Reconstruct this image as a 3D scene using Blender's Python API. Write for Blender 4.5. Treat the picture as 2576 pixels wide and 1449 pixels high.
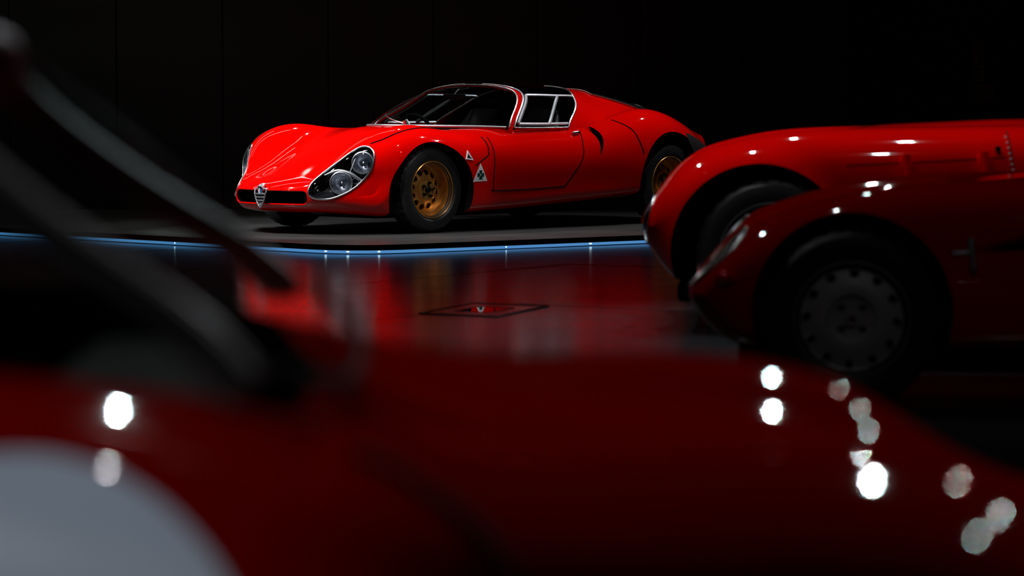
import bpy, bmesh, math, random
import numpy as np
from mathutils import Vector, Matrix
from mathutils.bvhtree import BVHTree
random.seed(4)
R = math.radians
for o in list(bpy.data.objects): bpy.data.objects.remove(o)
scene = bpy.context.scene
C = scene.collection

# ------------------------------------------------------------------ camera, world, exposure
PLAT = .06                       # height of the display platform
CAM_Z = .934 + PLAT
cam_d = bpy.data.cameras.new('camera'); cam = bpy.data.objects.new('camera', cam_d); C.objects.link(cam)
cam_d.lens = 105; cam_d.sensor_width = 36; cam_d.clip_end = 200
cam.location = (0, 0, CAM_Z)
PITCH = math.atan2(236.75 - 724.5, 7513.3)
cam.rotation_euler = (math.pi/2 + PITCH, 0, 0)
cam_d.dof.use_dof = True; cam_d.dof.focus_distance = 20.4; cam_d.dof.aperture_fstop = 2.8
cam_d.dof.aperture_blades = 0
scene.camera = cam
world = bpy.data.worlds.new('dark_hall'); scene.world = world; world.use_nodes = True
world.node_tree.nodes['Background'].inputs[0].default_value = (.5, .6, .8, 1)
world.node_tree.nodes['Background'].inputs[1].default_value = 0.0006
scene.view_settings.view_transform = 'Standard'; scene.view_settings.look = 'None'
scene.view_settings.exposure = 0; scene.view_settings.gamma = 1
scene.view_settings.use_curve_mapping = False

# hall lamps: (x, y, z, target x, y, z, watts, cone deg, radius, colour)
COOL = (1, .985, 1); WARM = (1, .55, .16)
LAMPS = [
 # over and around the display platform
 (-3.7, 18.3, 4.6, -1.4, 20.3, .5, 800, 30, .04, COOL),
 (-2.6, 17.6, 4.6, -1.4, 20.1, .5, 500, 28, .04, COOL),
 (-4.2, 20.6, 4.6, -1.5, 20.4, .5, 650, 30, .04, COOL),
 (2.0, 21.9, 4.6, -.3, 20.9, .6, 240, 50, .04, COOL),
 (2.9, 22.1, 4.6, .2, 21.3, .6, 240, 50, .04, COOL),
 (3.2, 24.0, 4.6, .8, 21.9, .7, 160, 50, .04, COOL),
 (.6, 18.6, 4.6, .0, 20.9, .5, 110, 44, .04, COOL),
 (2.6, 16.6, 4.6, -.5, 20.2, .3, 170, 9, .04, COOL),  # added to brighten the coupe's front wheel
 (-.6, 23.7, 4.6, -1.2, 21.2, .6, 160, 50, .04, COOL),
 # grid above the two parked cars
 (.1, 13.3, 4.6, 1.0, 12.9, .8, 150, 46, .045, COOL),
 (1.85, 14.0, 4.6, 1.7, 12.9, .8, 150, 50, .045, COOL),
 (-1.5, 14.7, 4.6, .8, 12.7, .6, 220, 36, .045, COOL),
 (1.2, 16.0, 4.6, 1.6, 12.9, .8, 90, 44, .045, COOL),
 (1.4, 11.2, 4.6, 1.7, 12.4, .7, 60, 50, .045, COOL),
 (-1.6, 12.2, 4.6, .9, 10.6, .6, 70, 44, .045, COOL),
 (.0, 10.7, 4.6, 1.1, 9.9, .6, 22, 50, .03, COOL),
 (1.5, 5.2, 4.6, 1.2, 9.5, .3, 26, 24, .045, COOL),  # added to brighten the nearer car's front wheel
 (-1.4, 9.6, 4.6, 1.0, 12.35, .4, 150, 9, .03, COOL),  # added to pick out the roadster's wire wheel
 # above the car beside the photographer
 (-.2, 7.1, 4.6, -.2, 3.3, .6, 220, 44, .025, COOL),
 (.1, 3.5, 4.6, -.1, 3.1, .6, 14, 60, .012, COOL),
 (1.65, 7.2, 4.6, .0, 3.4, .6, 150, 26, .025, COOL),
 (3.35, 8.1, 4.6, .4, 3.1, .6, 16, 40, .014, COOL),
 (2.5, 5.4, 4.6, .3, 3.0, .6, 11, 50, .012, COOL),
 (-2.2, .8, 4.6, -.45, 3.3, .9, 34, 13, .012, COOL),  # added to light the windscreen pillar and trim
 (3.5, 12.4, 4.6, .5, 3.3, .6, 40, 24, .02, COOL),
 (-1.3, -1.2, 4.6, -.72, 2.5, .4, 230, 15, .02, COOL),  # added to light the white door roundel
]

# ------------------------------------------------------------------ helpers
def mat(name, col, rough=.5, metal=0, coat=0, coat_rough=.03, spec=.5, emis=None, estr=0):
    m = bpy.data.materials.new(name); m.use_nodes = True
    b = m.node_tree.nodes['Principled BSDF']
    b.inputs['Base Color'].default_value = (*col, 1); b.inputs['Roughness'].default_value = rough
    b.inputs['Metallic'].default_value = metal; b.inputs['Coat Weight'].default_value = coat
    b.inputs['Coat Roughness'].default_value = coat_rough; b.inputs['Specular IOR Level'].default_value = spec
    if emis: b.inputs['Emission Color'].default_value = (*emis, 1); b.inputs['Emission Strength'].default_value = estr
    return m
def noisy(m, scale, amt_col=None, rough=None, bump=None, coord='Object', detail=4):
    """adds procedural grain: colour variation, roughness variation, bump"""
    nt = m.node_tree; b = nt.nodes['Principled BSDF']
    tc = nt.nodes.new('ShaderNodeTexCoord'); n = nt.nodes.new('ShaderNodeTexNoise')
    n.inputs['Scale'].default_value = scale; n.inputs['Detail'].default_value = detail
    nt.links.new(tc.outputs[coord], n.inputs['Vector'])
    if amt_col:
        r = nt.nodes.new('ShaderNodeMix'); r.data_type = 'RGBA'
        c = b.inputs['Base Color'].default_value
        r.inputs[6].default_value = tuple(v*(1-amt_col) for v in c[:3])+(1,); r.inputs[7].default_value = tuple(min(1, v*(1+amt_col)) for v in c[:3])+(1,)
        nt.links.new(n.outputs['Fac'], r.inputs[0]); nt.links.new(r.outputs[2], b.inputs['Base Color'])
    if rough:
        mr = nt.nodes.new('ShaderNodeMapRange'); mr.inputs[3].default_value = rough[0]; mr.inputs[4].default_value = rough[1]
        nt.links.new(n.outputs['Fac'], mr.inputs[0]); nt.links.new(mr.outputs[0], b.inputs['Roughness'])
    if bump:
        bp = nt.nodes.new('ShaderNodeBump'); bp.inputs['Strength'].default_value = bump; bp.inputs['Distance'].default_value = .002
        nt.links.new(n.outputs['Fac'], bp.inputs['Height']); nt.links.new(bp.outputs[0], b.inputs['Normal'])
    return m
def glass(name, tint=(1, 1, 1), ior=1.5, gloss=1.0, rough=.01):
    """thin pane: clear straight-through plus a Fresnel reflection"""
    m = bpy.data.materials.new(name); m.use_nodes = True; nt = m.node_tree; nt.nodes.clear()
    out = nt.nodes.new('ShaderNodeOutputMaterial'); mix = nt.nodes.new('ShaderNodeMixShader')
    t = nt.nodes.new('ShaderNodeBsdfTransparent'); t.inputs[0].default_value = (*tint, 1)
    g = nt.nodes.new('ShaderNodeBsdfGlossy'); g.inputs['Roughness'].default_value = rough; g.inputs[0].default_value = (gloss, gloss, gloss, 1)
    f = nt.nodes.new('ShaderNodeFresnel'); f.inputs[0].default_value = ior
    geo = nt.nodes.new('ShaderNodeNewGeometry'); mx = nt.nodes.new('ShaderNodeMath'); mx.operation = 'MULTIPLY'
    inv = nt.nodes.new('ShaderNodeMath'); inv.operation = 'SUBTRACT'; inv.inputs[0].default_value = 1
    nt.links.new(geo.outputs['Backfacing'], inv.inputs[1]); nt.links.new(f.outputs[0], mx.inputs[0]); nt.links.new(inv.outputs[0], mx.inputs[1])
    nt.links.new(mx.outputs[0], mix.inputs[0]); nt.links.new(t.outputs[0], mix.inputs[1]); nt.links.new(g.outputs[0], mix.inputs[2])
    nt.links.new(mix.outputs[0], out.inputs[0]); return m

M = {}
M['red'] = noisy(mat('red_paint', (.72, .001, .0004), .5, 0, 1.0, .03, spec=0), 40, .06)
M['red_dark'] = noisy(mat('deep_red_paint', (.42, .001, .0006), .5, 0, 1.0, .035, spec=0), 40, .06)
M['red_mid'] = noisy(mat('bright_red_paint', (.66, .001, .0006), .5, 0, 1.0, .035, spec=0), 40, .06)
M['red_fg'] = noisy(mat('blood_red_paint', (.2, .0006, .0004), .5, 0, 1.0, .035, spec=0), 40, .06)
M['black'] = noisy(mat('black_liner', (.0025, .0025, .003), .85, spec=.08), 60, .3)
M['gap'] = noisy(mat('shut_gap_black', (.002, .001, .001), .9, spec=.1), 60, .3)
M['rubber'] = noisy(mat('tyre_rubber', (.014, .0145, .016), .48), 90, .3, (.38, .58), .25)
M['rubber_old'] = noisy(mat('worn_tyre_rubber', (.007, .007, .0075), .55, spec=.3), 90, .3, (.45, .65), .25)
M['chrome'] = noisy(mat('chrome', (.85, .87, .9), .2, 1), 200, None, (.16, .26))
M['alu'] = noisy(mat('brushed_aluminium', (.52, .54, .57), .42, 1), 300, .08, (.38, .5))
M['gold'] = noisy(mat('gold_magnesium', (.80, .40, .10), .34, .7, .25, .1), 120, .1, (.26, .36))
M['bolt'] = noisy(mat('black_steel', (.02, .021, .024), .3, .6), 200, .2)
M['wheel_grey'] = noisy(mat('cast_magnesium_grey', (.36, .35, .37), .45, .3), 140, .15, (.38, .52))
M['sheen_grey'] = noisy(mat('pillar_sheen_grey', (.22, .25, .27), .38, .5), 60, .1)  # windscreen sheen put into the colour of the pillar's inner face
M['bucket'] = noisy(mat('lamp_bowl_black', (.012, .013, .015), .22, 0, 1, .06), 90, .2)
M['reflector'] = noisy(mat('lamp_reflector', (.85, .88, .92), .25, 1), 240, .1, (.2, .34))
M['lens'] = glass('lamp_lens', (.94, .96, 1), 1.5)
M['cover'] = glass('headlight_cover_glass', (.97, .98, 1), 1.42)
M['glass'] = glass('windscreen_glass', (.82, .9, .88), 1.5)
M['tint'] = glass('tinted_roof_glass', (.10, .105, .11), 1.5)
M['seat'] = noisy(mat('black_leather', (.03, .031, .033), .38), 180, .2, (.3, .48), .3)
M['tan'] = noisy(mat('tan_trim', (.25, .11, .03), .6), 120, .2)
M['white'] = noisy(mat('white_enamel', (.82, .84, .86), .35, 0, .4), 120, .03)
M['roundel'] = noisy(mat('white_roundel_paint', (.54, .66, .82), .4, 0, .5), 60, .03)
M['green'] = noisy(mat('clover_green', (.002, .045, .03), .4), 120, .1)
M['blue'] = noisy(mat('badge_blue', (.02, .12, .26), .25, 0, .6), 120, .1)
M['badge_red'] = noisy(mat('badge_red', (.5, .02, .02), .35), 120, .1)
M['amber'] = mat('amber_lens', (.8, .22, .02), .15, 0, .6)
M['mesh'] = noisy(mat('grille_mesh_black', (.009, .008, .008), .6, .4), 220, .4)
M['wall'] = noisy(mat('wall_panel_black', (.006, .010, .009), .55), 3, .25, (.45, .65))
M['wall_r'] = noisy(mat('wall_column_black', (.012, .014, .018), .6), 3, .25)
M['ceiling'] = noisy(mat('ceiling_black', (.004, .004, .004), .9, spec=.1), 3, .2)
M['joint'] = noisy(mat('floor_joint_black', (.003, .003, .003), .8), 10, .2)
M['tile'] = noisy(mat('polished_dark_tile', (.026, .029, .034), .16, 0, 0, spec=.36), 2.2, .3, (.12, .2))
M['platform'] = noisy(mat('platform_top_dark', (.04, .041, .04), .32, spec=.45), 2.5, .2, (.26, .4))
M['fascia'] = noisy(mat('platform_fascia_black', (.003, .003, .004), .5), 20, .2)
M['lip'] = noisy(mat('platform_edge_metal', (.4, .4, .42), .3, 1), 200, .1)
M['mirror'] = noisy(mat('polished_plate', (.85, .85, .85), .015, 1), 60, .02)
M['led'] = mat('blue_led_tube', (.1, .2, .4), .3, emis=(.09, .30, .66), estr=.8)
M['ledspot'] = mat('led_hotspot', (.5, .6, .8), .3, emis=(.6, .85, 1), estr=4)
M['lamp_body'] = noisy(mat('spotlight_housing', (.01, .01, .01), .5), 100, .2)
M['lamp_lens'] = mat('spotlight_glow', (.8, .8, .8), .4, emis=(.93, .97, 1), estr=60)
M['linear_glow'] = mat('added_bar_glow', (.8, .8, .8), .4, emis=(1, .93, .84), estr=5)  # glow of the added bars reflected in the bonnet
M['amber_glow'] = mat('amber_lamp_glow', (.8, .5, .2), .4, emis=(1, .42, .05), estr=26)
M['sign_red'] = noisy(mat('sign_red', (.30, .006, .004), .5), 60, .1)
M['sign_white'] = noisy(mat('sign_white', (.55, .56, .6), .5), 60, .05)
M['sign_dark'] = noisy(mat('sign_print_dark', (.02, .02, .03), .6), 60, .1)

def link(o, parent=None):
    C.objects.link(o)
    if parent: o.parent = parent
    return o
def mesh_obj(name, verts, faces, m, parent=None, smooth=True, angle=35):
    me = bpy.data.meshes.new(name); me.from_pydata([tuple(map(float, v)) for v in verts], [], [tuple(f) for f in faces])
    for k in (m if isinstance(m, (list, tuple)) else [m]): me.materials.append(M[k])
    if smooth:
        me.shade_smooth(); me.set_sharp_from_angle(angle=R(angle))
    return link(bpy.data.objects.new(name, me), parent)
def tag(o, label, cat, group=None, kind=None):
    if label: o['label'] = label
    if cat: o['category'] = cat
    if group: o['group'] = group
    if kind: o['kind'] = kind
    return o
def empty(name, loc, rz=0):
    o = bpy.data.objects.new(name, None); o.empty_display_size = .1
    o.location = loc; o.rotation_euler = (0, 0, rz); return link(o)
def dup(o, parent, loc=None, rot=None):
    """copy of a part together with its sub-parts"""
    c = o.copy(); C.objects.link(c); c.parent = parent
    if loc is not None: c.location = loc
    if rot is not None: c.rotation_euler = rot
    for ch in list(o.children):
        k = ch.copy(); C.objects.link(k); k.parent = c
    return c
def grid_faces(nu, nv, off=0, flip=False, closed_v=False):
    f = []
    for i in range(nu-1):
        for j in range(nv if closed_v else nv-1):
            a = off+i*nv+j; b = off+i*nv+(j+1) % nv; c = off+(i+1)*nv+(j+1) % nv; d = off+(i+1)*nv+j
            f.append((a, d, c, b) if flip else (a, b, c, d))
    return f
def box_vf(x0, x1, y0, y1, z0, z1):
    v = [(x, y, z) for x in (x0, x1) for y in (y0, y1) for z in (z0, z1)]
    return v, [(0, 1, 3, 2), (4, 6, 7, 5), (0, 4, 5, 1), (2, 3, 7, 6), (0, 2, 6, 4), (1, 5, 7, 3)]
def box(name, x0, x1, y0, y1, z0, z1, m, parent=None, bevel=0):
    v, f = box_vf(x0, x1, y0, y1, z0, z1)
    if not bevel: return mesh_obj(name, v, f, m, parent, smooth=False)
    bm = bmesh.new(); vs = [bm.verts.new(p) for p in v]; [bm.faces.new([vs[i] for i in q]) for q in f]
    bmesh.ops.bevel(bm, geom=bm.edges[:], offset=bevel, segments=3, profile=.6, affect='EDGES')
    bmesh.ops.recalc_face_normals(bm, faces=bm.faces)
    me = bpy.data.meshes.new(name); bm.to_mesh(me); bm.free(); me.materials.append(M[m]); me.shade_smooth(); me.set_sharp_from_angle(angle=R(40))
    return link(bpy.data.objects.new(name, me), parent)
def tube(name, pts, r, m, parent=None, closed=False, n=8, up=None):
    """round tube through points; r may be a list"""
    P = [Vector(p) for p in pts]; k = len(P); V = []; prev = None
    for i, p in enumerate(P):
        a = P[(i-1) % k] if (closed or i) else P[0]; b = P[(i+1) % k] if (closed or i < k-1) else P[-1]
        t = (b-a); t = t.normalized() if t.length > 1e-9 else Vector((1, 0, 0))
        if prev is None:
            s = Vector((0, 0, 1)) if abs(t.z) < .9 else Vector((0, 1, 0)); nrm = t.cross(s).normalized()
        else:
            nrm = (prev - t*prev.dot(t)); nrm = nrm.normalized() if nrm.length > 1e-6 else prev
        prev = nrm; bn = t.cross(nrm); rr = r[i] if isinstance(r, (list, tuple)) else r
        for j in range(n):
            an = 2*math.pi*j/n; V.append(p + (nrm*math.cos(an)+bn*math.sin(an))*rr)
    F = grid_faces(k, n, 0, False, True)
    if closed:
        for j in range(n): F.append(((k-1)*n+j, (k-1)*n+(j+1) % n, (j+1) % n, j))
    else:
        F += [tuple(range(n))[::-1], tuple((k-1)*n+j for j in range(n))]
    return mesh_obj(name, V, F, m, parent, angle=50)
def revolve(prof, n, axis='y'):
    """closed or open profile [(r, h)], revolved about local y"""
    V = []; k = len(prof)
    for i in range(n):
        a = 2*math.pi*i/n
        for r, h in prof: V.append((r*math.cos(a), h, r*math.sin(a)))
    return V, k
def lathe(name, prof, m, parent=None, n=64, closed=True, angle=30):
    V, k = revolve(prof, n); F = []
    for i in range(n):
        for j in range(k if closed else k-1):
            a = i*k+j; b = i*k+(j+1) % k; c = ((i+1) % n)*k+(j+1) % k; d = ((i+1) % n)*k+j
            F.append((a, b, c, d))
    o = mesh_obj(name, V, F, m, parent, angle=angle)
    bm = bmesh.new(); bm.from_mesh(o.data); bmesh.ops.remove_doubles(bm, verts=bm.verts, dist=1e-5); bmesh.ops.recalc_face_normals(bm, faces=bm.faces); bm.to_mesh(o.data); bm.free()
    o.data.shade_smooth(); o.data.set_sharp_from_angle(angle=R(angle))
    return o
def prism(poly3, d):
    """prism from a 3D polygon extruded by vector d"""
    n = len(poly3); V = [Vector(p) for p in poly3]+[Vector(p)+Vector(d) for p in poly3]
    F = [tuple(range(n))[::-1], tuple(range(n, 2*n))]+[(i, (i+1) % n, n+(i+1) % n, n+i) for i in range(n)]
    return V, F
def cut(o, cutters):
    """boolean-subtract [(verts, faces)] from mesh object o; cut walls take material slot 1"""
    for V, F in cutters:
        me = bpy.data.meshes.new('cutter'); me.from_pydata([tuple(map(float, v)) for v in V], [], F)
        for s in o.data.materials: me.materials.append(s)
        for p in me.polygons: p.material_index = min(1, len(o.data.materials)-1)
        bm = bmesh.new(); bm.from_mesh(me); bmesh.ops.recalc_face_normals(bm, faces=bm.faces); bm.to_mesh(me); bm.free()
        c = bpy.data.objects.new('cutter', me); C.objects.link(c); c.parent = o.parent
        md = o.modifiers.new('cut', 'BOOLEAN'); md.operation = 'DIFFERENCE'; md.solver = 'EXACT'; md.object = c
        bpy.context.view_layer.update(); dg = bpy.context.evaluated_depsgraph_get()
        nm = bpy.data.meshes.new_from_object(o.evaluated_get(dg)); o.modifiers.clear()
        old = o.data; o.data = nm; bpy.data.meshes.remove(old); bpy.data.objects.remove(c); bpy.data.meshes.remove(me)
    o.data.shade_smooth(); o.data.set_sharp_from_angle(angle=R(32))
def cyl_vf(cx, cz, r, y0, y1, n=64):
    V = [(cx+r*math.cos(2*math.pi*i/n), y, cz+r*math.sin(2*math.pi*i/n)) for y in (y0, y1) for i in range(n)]
    return V, [tuple(range(n))[::-1], tuple(range(n, 2*n))]+[(i, (i+1) % n, n+(i+1) % n, n+i) for i in range(n)]

# ------------------------------------------------------------------ lofting
def nat(t, y, tq):
    t = np.asarray(t, float); y = np.asarray(y, float); n = len(t); h = np.diff(t)
    A = np.zeros((n, n)); r = np.zeros((n,)+y.shape[1:]); A[0, 0] = A[-1, -1] = 1
    for i in range(1, n-1):
        A[i, i-1] = h[i-1]; A[i, i] = 2*(h[i-1]+h[i]); A[i, i+1] = h[i]
        r[i] = 6*((y[i+1]-y[i])/h[i]-(y[i]-y[i-1])/h[i-1])
    Mm = np.linalg.solve(A, r.reshape(n, -1)).reshape(r.shape)
    k = np.clip(np.searchsorted(t, tq)-1, 0, n-2); sh = (len(tq),)+(1,)*(y.ndim-1)
    d = (np.asarray(tq)-t[k]).reshape(sh); e = (t[k+1]-np.asarray(tq)).reshape(sh); hh = h[k].reshape(sh)
    return (Mm[k]*e**3+Mm[k+1]*d**3)/(6*hh)+(y[k]/hh-Mm[k]*hh/6)*e+(y[k+1]/hh-Mm[k+1]*hh/6)*d
def knots(Q):
    d = np.linalg.norm(np.diff(Q, axis=0), axis=2).mean(axis=1)
    return np.r_[0, np.cumsum(np.maximum(d, 1e-4)**.75)]
def loft(stations, nu=7, nv=7):
    """left half of a car shell: nose line (6 points) then rings of 11 points, top centre -> side -> bottom centre"""
    nose = np.array(stations[0]); rest = np.array(stations[1:]); n = len(rest)
    full = np.array([np.r_[rest[:, 10-i][::-1], nose[i:i+1], rest[:, i]] for i in range(5)]).transpose(1, 0, 2)
    kn = knots(full); hh = (np.diff(kn)[n:]+np.diff(kn)[:n][::-1])/2; kn = np.r_[-np.cumsum(hh)[::-1], 0, np.cumsum(hh)]
    tq = np.concatenate([np.linspace(kn[n+i], kn[n+i+1], nu, endpoint=False) for i in range(n)]+[kn[-1:]])
    T = nat(kn, full, tq); B = nat(kn, full, -tq)
    S = nat(kn[n:], np.r_[nose[5:6], rest[:, 5]], tq)[:, None]
    ring = np.concatenate([T, S, B[:, ::-1]], axis=1); mir = ring*np.array([1, -1, 1])
    ext = np.concatenate([mir[:, 3:0:-1], ring, mir[:, 9:6:-1]], axis=1).transpose(1, 0, 2)
    kv = knots(ext[:, len(ext[0])//3:]); dk = np.diff(kv); kv = np.r_[0, np.cumsum((dk+dk[::-1])/2)]
    vq = np.concatenate([np.linspace(kv[3+i], kv[4+i], nv, endpoint=False) for i in range(10)]+[kv[13:14]])
    G = nat(kv, ext, vq).transpose(1, 0, 2); G[:, 0, 1] = 0; G[:, -1, 1] = 0
    for k in range(5*nv+1): G[0, 5*nv+k] = G[0, 5*nv-k]
    return G
def shell(name, stations, mats, parent):
    """closed car body from the loft; returns (object, BVH of the uncut skin)"""
    G = loft(stations); NU, NV = G.shape[:2]
    full = np.concatenate([G, (G*np.array([1, -1, 1]))[:, -2:0:-1]], axis=1); nv = full.shape[1]
    V = full.reshape(-1, 3); F = grid_faces(NU, nv, 0, False, True)
    F.append(tuple((NU-1)*nv+j for j in range(nv)))
    o = mesh_obj(name, V, F, mats, parent)
    bm = bmesh.new(); bm.from_mesh(o.data)
    # the nose ring is folded flat: weld the fold
    bmesh.ops.remove_doubles(bm, verts=bm.verts, dist=2e-4)
    bmesh.ops.recalc_face_normals(bm, faces=bm.faces); bm.to_mesh(o.data); bm.free()
    o.data.shade_smooth(); o.data.set_sharp_from_angle(angle=R(40))
    bvh = BVHTree.FromPolygons([v.co.copy() for v in o.data.vertices], [tuple(p.vertices) for p in o.data.polygons])
    return o, bvh
def snap(bvh, p, d, lift=0.0):
    """where a ray from p along d meets the skin"""
    d = Vector(d).normalized(); loc, nrm, i, dist = bvh.ray_cast(Vector(p), d)
    if loc is None:
        loc, nrm, i, dist = bvh.find_nearest(Vector(p)+d*1.2)
    if nrm.dot(d) > 0: nrm = -nrm
    return loc+nrm*lift, nrm
def side_pts(bvh, xz, lift=.0, sub=8, side=1):
    """polyline drawn in side elevation (x, z), laid on the flank"""
    P = smooth(xz, sub); return [snap(bvh, (x, 1.6*side, z), (0, -side, 0), lift)[0] for x, z in P]
def smooth(pts, sub=8, closed=False):
    """Catmull-Rom"""
    P = [np.array(p, float) for p in pts]; n = len(P); out = []
    for i in range(n if closed else n-1):
        a, b, c, d = (P[(i-1) % n] if closed or i else P[0]), P[i], P[(i+1) % n], (P[(i+2) % n] if closed or i < n-2 else P[-1])
        for s in range(sub):
            t = s/sub; out.append(.5*((2*b)+(c-a)*t+(2*a-5*b+4*c-d)*t*t+(3*b-a-3*c+d)*t**3))
    if not closed: out.append(P[-1])
    return [tuple(p) for p in out]
class Dome:
    """greenhouse: tensor spline through stations (each 7 points centre -> belt -> below the belt); u, v in station/line units"""
    def __init__(s, W):
        W = np.array(W, float); m = W*np.array([1, -1, 1]); s.Q = np.concatenate([m[:, :0:-1], W], axis=1); s.n = W.shape[1]-1
        s.ku = knots(s.Q); s.kv = knots(s.Q.transpose(1, 0, 2)); c = s.kv[s.n]; hv = (np.diff(s.kv)[s.n:]+np.diff(s.kv)[:s.n][::-1])/2
        s.kv = np.r_[-np.cumsum(hv)[::-1], 0, np.cumsum(hv)]
    def ev(s, us, vs):
        tu = np.interp(us, range(len(s.ku)), s.ku); tv = np.interp(np.array(vs)+s.n, range(len(s.kv)), s.kv)
        A = nat(s.ku, s.Q, tu); return nat(s.kv, A.transpose(1, 0, 2), tv).transpose(1, 0, 2)
    def patch(s, name, u0, u1, v0, v1, m, parent, nu=16, nv=24, lift=0, thick=0, flip=False):
        P = s.ev(np.linspace(u0, u1, nu), np.linspace(v0, v1, nv))
        if lift: P = P + s.normals(P)*lift
        V = P.reshape(-1, 3); F = grid_faces(nu, nv, 0, not flip); nf = len(F)
        if thick:
            Q = (P - s.normals(P)*thick).reshape(-1, 3); k = len(V); V = np.r_[V, Q]
            F = F+[tuple(i+k for i in f[::-1]) for f in F]
            rim = [i*nv for i in range(nu)]+[(nu-1)*nv+j for j in range(1, nv)]+[i*nv+nv-1 for i in range(nu-2, -1, -1)]+[j for j in range(nv-2, 0, -1)]
            F += [(rim[i], rim[(i+1) % len(rim)], k+rim[(i+1) % len(rim)], k+rim[i]) for i in range(len(rim))]
        o = mesh_obj(name, V, F, m, parent, angle=60)
        if thick and isinstance(m, (list, tuple)) and len(m) > 1:
            for i in range(nf, 2*nf): o.data.polygons[i].material_index = 1
        if thick:
            bm = bmesh.new(); bm.from_mesh(o.data); bmesh.ops.recalc_face_normals(bm, faces=bm.faces); bm.to_mesh(o.data); bm.free(); o.data.shade_smooth(); o.data.set_sharp_from_angle(angle=R(60))
        return o
    def normals(s, P):
        du = np.gradient(P, axis=0); dv = np.gradient(P, axis=1); n = np.cross(dv, du); n /= np.linalg.norm(n, axis=2, keepdims=True)+1e-9
        if n[..., 2].mean() < 0: n = -n
        return n
    def line(s, path, lift=0, sub=10):
        """path of (u, v) points -> 3D"""
        us, vs = [], []
        for (a, b), (c, d) in zip(path[:-1], path[1:]):
            for k in range(sub): us.append(a+(c-a)*k/sub); vs.append(b+(d-b)*k/sub)
        us.append(path[-1][0]); vs.append(path[-1][1]); out = []
        for u, v in zip(us, vs):
            p = s.ev([u], [v])[0, 0]
            if lift:
                e = .04; a = s.ev([max(0, u-e), min(len(s.ku)-1, u+e)], [v])[:, 0]; b = s.ev([u], [max(-s.n, v-e), min(s.n, v+e)])[0]
                n = np.cross(b[1]-b[0], a[1]-a[0]); n /= np.linalg.norm(n)+1e-9
                if n[2] < 0: n = -n
                p = p+n*lift
            out.append(p)
        return out

# ------------------------------------------------------------------ the hall
def struct(o): o['kind'] = 'structure'; return o
floor = struct(box('floor', -14, 14, -6, 30, -.12, -.012, 'joint'))
# large polished tiles laid at 60 degrees
TS = 1.5; ta = R(58); e1 = Vector((math.cos(ta), math.sin(ta), 0)); e2 = Vector((-e1.y, e1.x, 0)); T0 = Vector((-.77, 12.9, 0))
tv, tf = box_vf(.003, TS-.003, .003, TS-.003, -.02, 0)
tile_me = None
for i in range(-13, 13):
    for j in range(-8, 9):
        c = T0+e1*(TS*(i+.5))+e2*(TS*(j+.5))
        if -5.5 < c.x < 6 and 1.5 < c.y < 21 and not (c.y > 24): pass
        else: continue
        if tile_me is None:
            o = mesh_obj('tile', tv, tf, 'tile', floor, smooth=False); tile_me = o.data
        else:
            o = link(bpy.data.objects.new('tile', tile_me), floor)
        p = T0+e1*TS*i+e2*TS*j
        o.location = (p.x, p.y, random.uniform(-.0006, .0)); o.rotation_euler = (random.uniform(-.0006, .0006), random.uniform(-.0006, .0006), ta)
ceiling = struct(box('ceiling', -14, 14, -6, 30, 4.9, 5.0, 'ceiling'))
struct(box('wall_left', -14.1, -14, -6, 30, 0, 5, 'wall'))
struct(box('wall_right', 14, 14.1, -6, 30, 0, 5, 'wall'))
struct(box('wall_front', -14, 14, -6.1, -6, 0, 5, 'wall'))
wall_b = struct(box('wall_back', -14, 14, 26.3, 26.4, 0, 5, 'wall_r'))
# black panels standing behind the display platform, .86 m wide
pan = None
for k in range(-6, 6):
    x0 = -2.37+.86*k+.004
    if pan is None: pan = box('panel', 0, .852, 0, .05, .05, 4.0, 'wall', wall_b); o = pan
    else: o = link(bpy.data.objects.new('panel', pan.data), wall_b)
    xx = x0; yy = 24.55+.10*(x0+2.4)
    o.location = (xx, yy, 0); o.rotation_euler = (0, 0, math.atan(.10))
# square column right of the platform
col = tag(box('column', 0, .34, 0, .34, 0, 4.9, 'wall_r', bevel=.01), 'plain dark square column standing behind the parked red cars', 'column'); col.location = (1.58, 25.2, 0)
# ------------------------------------------------------------------ display platform with LED strip
Cc = Vector((-.985, 18.36)); aR, aL = R(38), R(135)
def plat_outline(inset, corner=.45, n=14):
    dR = Vector((math.cos(aR), math.sin(aR))); dL = Vector((math.cos(aL), math.sin(aL)))
    nR = Vector((-dR.y, dR.x)); nL = Vector((dL.y, -dL.x))
    P = Cc+nR*inset; Q = Cc+nL*inset
    # corner: intersection of the two inset edges
    A = Matrix(((dR.x, -dL.x), (dR.y, -dL.y))); t = A.inverted() @ (Q-P); c0 = P+dR*t.x
    a = c0+dL*corner; b = c0+dR*corner; arc = []
    for i in range(n+1):
        s = i/n; arc.append(a*(1-s)**2+c0*2*s*(1-s)+b*s*s)
    return c0+dL*4.6, arc, c0+dR*7.5
def plat_poly(inset):
    l, arc, r = plat_outline(inset); back = Vector((6.0, 25.0)); backl = Vector((-5.4, 24.1))
    return [l]+arc+[r, back, backl]
plat = empty('display_platform', (0, 0, 0)); tag(plat, 'low dark display platform under the brightly lit red coupe, edged with blue light', 'platform')
def slab(name, poly, z0, z1, m, parent):
    n = len(poly); V = [(p.x, p.y, z0) for p in poly]+[(p.x, p.y, z1) for p in poly]
    F = [tuple(range(n))[::-1], tuple(range(n, 2*n))]+[(i, (i+1) % n, n+(i+1) % n, n+i) for i in range(n)]
    return mesh_obj(name, V, F, m, parent, smooth=False)
slab('deck', plat_poly(.012), PLAT-.012, PLAT, 'platform', plat)
slab('plinth', plat_poly(.075), 0, PLAT-.012, 'fascia', plat)
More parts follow.
